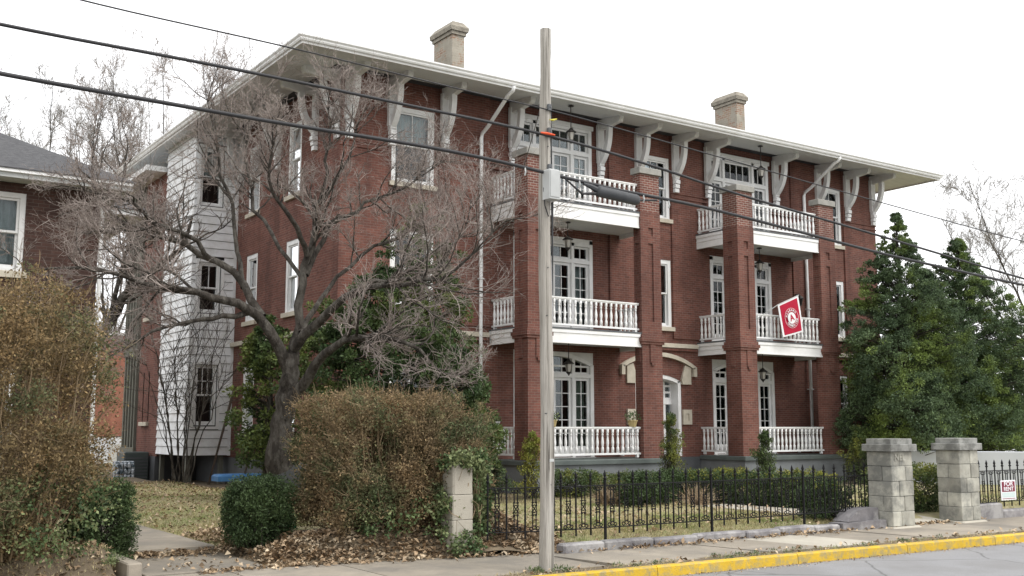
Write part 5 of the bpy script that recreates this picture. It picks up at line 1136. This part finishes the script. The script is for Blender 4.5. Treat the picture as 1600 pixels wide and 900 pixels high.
# dry ornamental grass tufts
for (x, y), lab in zip(((16.6, 20.2), (17.5, 20.6), (18.3, 18.9)), ('dry tan grass tuft left of the round shrubs', 'dry tan grass tuft among the round shrubs', 'dry tan grass tuft beside the path edge')):
    n = 320; S = np.stack([x + rng.normal(0, .12, n), y + rng.normal(0, .12, n), np.full(n, ground_pt(x, y))], 1); D = np.stack([rng.normal(0, .5, n), rng.normal(0, .5, n), np.ones(n)], 1)
    B, R = branches(S, D, rng.uniform(.3, .65, n), np.full(n, .006), 5, .1, -.16, .3); V, F = tubes(B, R, 3); tag(wobj('ornamental_grass', V, F, LITTER), lab, 'grass tuft')

# ------------------------------------------------------------------ grass blades, weeds, fallen leaves
def scatter(n, x0, x1, y0, y1, dens=None):
    P = np.stack([rng.uniform(x0, x1, n), rng.uniform(y0, y1, n)], 1); k = P[:, 1] > back(P[:, 0]) + .03
    k &= ~((P[:, 0] > 3.95) & (P[:, 0] < 6.08) & (P[:, 1] < 17.15)) & ~((P[:, 0] > 4.55) & (P[:, 0] < 6.0) & (P[:, 1] < 23.5))
    if dens is not None: k &= rng.uniform(0, 1, n) < dens(P[:, 0], P[:, 1])
    P = P[k]; return np.column_stack([P, H(P[:, 0], P[:, 1])])
gP = np.concatenate([scatter(26000, 10.9, 19, 14.2, 17), scatter(26000, 11, 26, 17, 25), scatter(12000, 21.5, 30, 14, 18), scatter(16000, 5.6, 11, 20, 34), scatter(1500, 2.4, 4.2, 15.2, 17), scatter(7000, 5.7, 10.5, 17.6, 20), scatter(2500, 5.66, 7.5, 17.2, 22)])
on_path = ((gP[:, 0] > 18.05) & (gP[:, 0] < 20.4) & (gP[:, 1] < 18.8)); gP = gP[~on_path]
V1 = leaves(gP, .06, .16, 2.2, .4)
xx = rng.uniform(6, 34, 9000); yy_ = kerbY(xx) + rng.uniform(.13, .56, 9000); keep = np.sin(xx * 3.1) + np.sin(xx * 7.3 + 1) + rng.normal(0, .6, 9000) > -.2
V2 = leaves(np.column_stack([xx, yy_, np.zeros(9000)])[keep], .042, .18, 1.2, .4)
V, F = join_np([V1, V2]); tag(wobj('grass', V, F, GRASSB), 'short dry green and tan grass of the lawns and kerb verge', 'grass', kind='stuff')
lit = [scatter(9000, 5.6, 10.9, 14.2, 15.6), scatter(4200, 8.9, 11.0, 14.1, 15.8), scatter(3500, 5.75, 7, 15, 19), scatter(1500, 10.8, 19, 14.15, 20), scatter(3800, 5.5, 11, 18, 34), scatter(1200, 1.0, 4.2, 15, 17)]
m = 1500; xs_ = rng.uniform(5, 22, m); ys_ = back(xs_) - .02 - rng.exponential(.09, m); lit.append(np.column_stack([xs_, ys_, np.full(m, .012)]))
m = 330; xs_ = rng.uniform(8.6, 24, m); lit.append(np.column_stack([xs_, kerbY(xs_) + rng.uniform(.12, .7, m), np.full(m, .012)]))
m = 420; lit.append(np.column_stack([rng.uniform(4.3, 6.0, m), 17.06 - rng.exponential(.12, m), np.full(m, .034)])); m = 90; lit.append(np.column_stack([rng.uniform(4.3, 6.0, m), rng.uniform(15.05, 17, m), np.full(m, .034)]))
LP = np.concatenate(lit); LP[:, 2] += rng.uniform(.0, .05, len(LP)) * (LP[:, 2] > .03)
n = len(LP); s_ = .085 * rng.uniform(.5, 1.25, n)[:, None]; a = rng.uniform(0, 2 * math.pi, n); d = np.column_stack([np.cos(a), np.sin(a), rng.normal(0, .35, n)]); w = unit(np.column_stack([-np.sin(a), np.cos(a), rng.normal(0, .45, n)]))
curl = np.column_stack([np.zeros(n), np.zeros(n), rng.uniform(.1, .45, n)])
V = np.stack([LP, LP + d * s_ * .45 + w * s_ * .32 + curl * s_, LP + d * s_, LP + d * s_ * .45 - w * s_ * .32 + curl * s_ * .6], 1).reshape(-1, 3); V[:, 2] += .008
tag(wobj('leaf_litter', V, np.arange(4 * n).reshape(n, 4), LITTER), 'fallen tan and brown leaves heaped at the hedge foot and along the sidewalk', 'fallen leaves', kind='stuff')
C = np.array([[4.0 + random.uniform(-.25, .1), 15.5 + random.uniform(-.4, 1.2), .22] for _ in range(16)]); P, d = clumps(C, .1, 50, .5, .1); V, F = leaves(P, .035, .5, .5, .3, d)
tag(wobj('weeds', V, F, IVY), 'small green weeds beside the path edging', 'weeds', kind='stuff')

m = 2600; xs_ = rng.uniform(8.5, 30, m); P = np.column_stack([xs_, kerbY(xs_) - .03 - rng.exponential(.07, m), np.full(m, -.128)])
V, F = leaves(P, .022, .8, .1, .6); tag(wobj('gutter_grit', V, F, LITTER), 'leaf crumbs and grit lying in the road gutter along the yellow kerb', 'grit', kind='stuff')
C = np.array([[9.1 + random.uniform(-.3, .35), 12.42 + random.uniform(-.22, .1), .02] for _ in range(12)] + [[random.uniform(9.6, 18), 0, .015] for _ in range(16)]); C[12:, 1] = kerbY(C[12:, 0]) + rng.uniform(.2, .5, 16)
P, d = clumps(C, .09, 45, .45, .1); V, F = leaves(P, .04, .3, .9, .4, d); tag(wobj('verge_weeds', V, F, IVY), 'low green weeds in the verge and round the pole foot', 'weeds', kind='stuff')
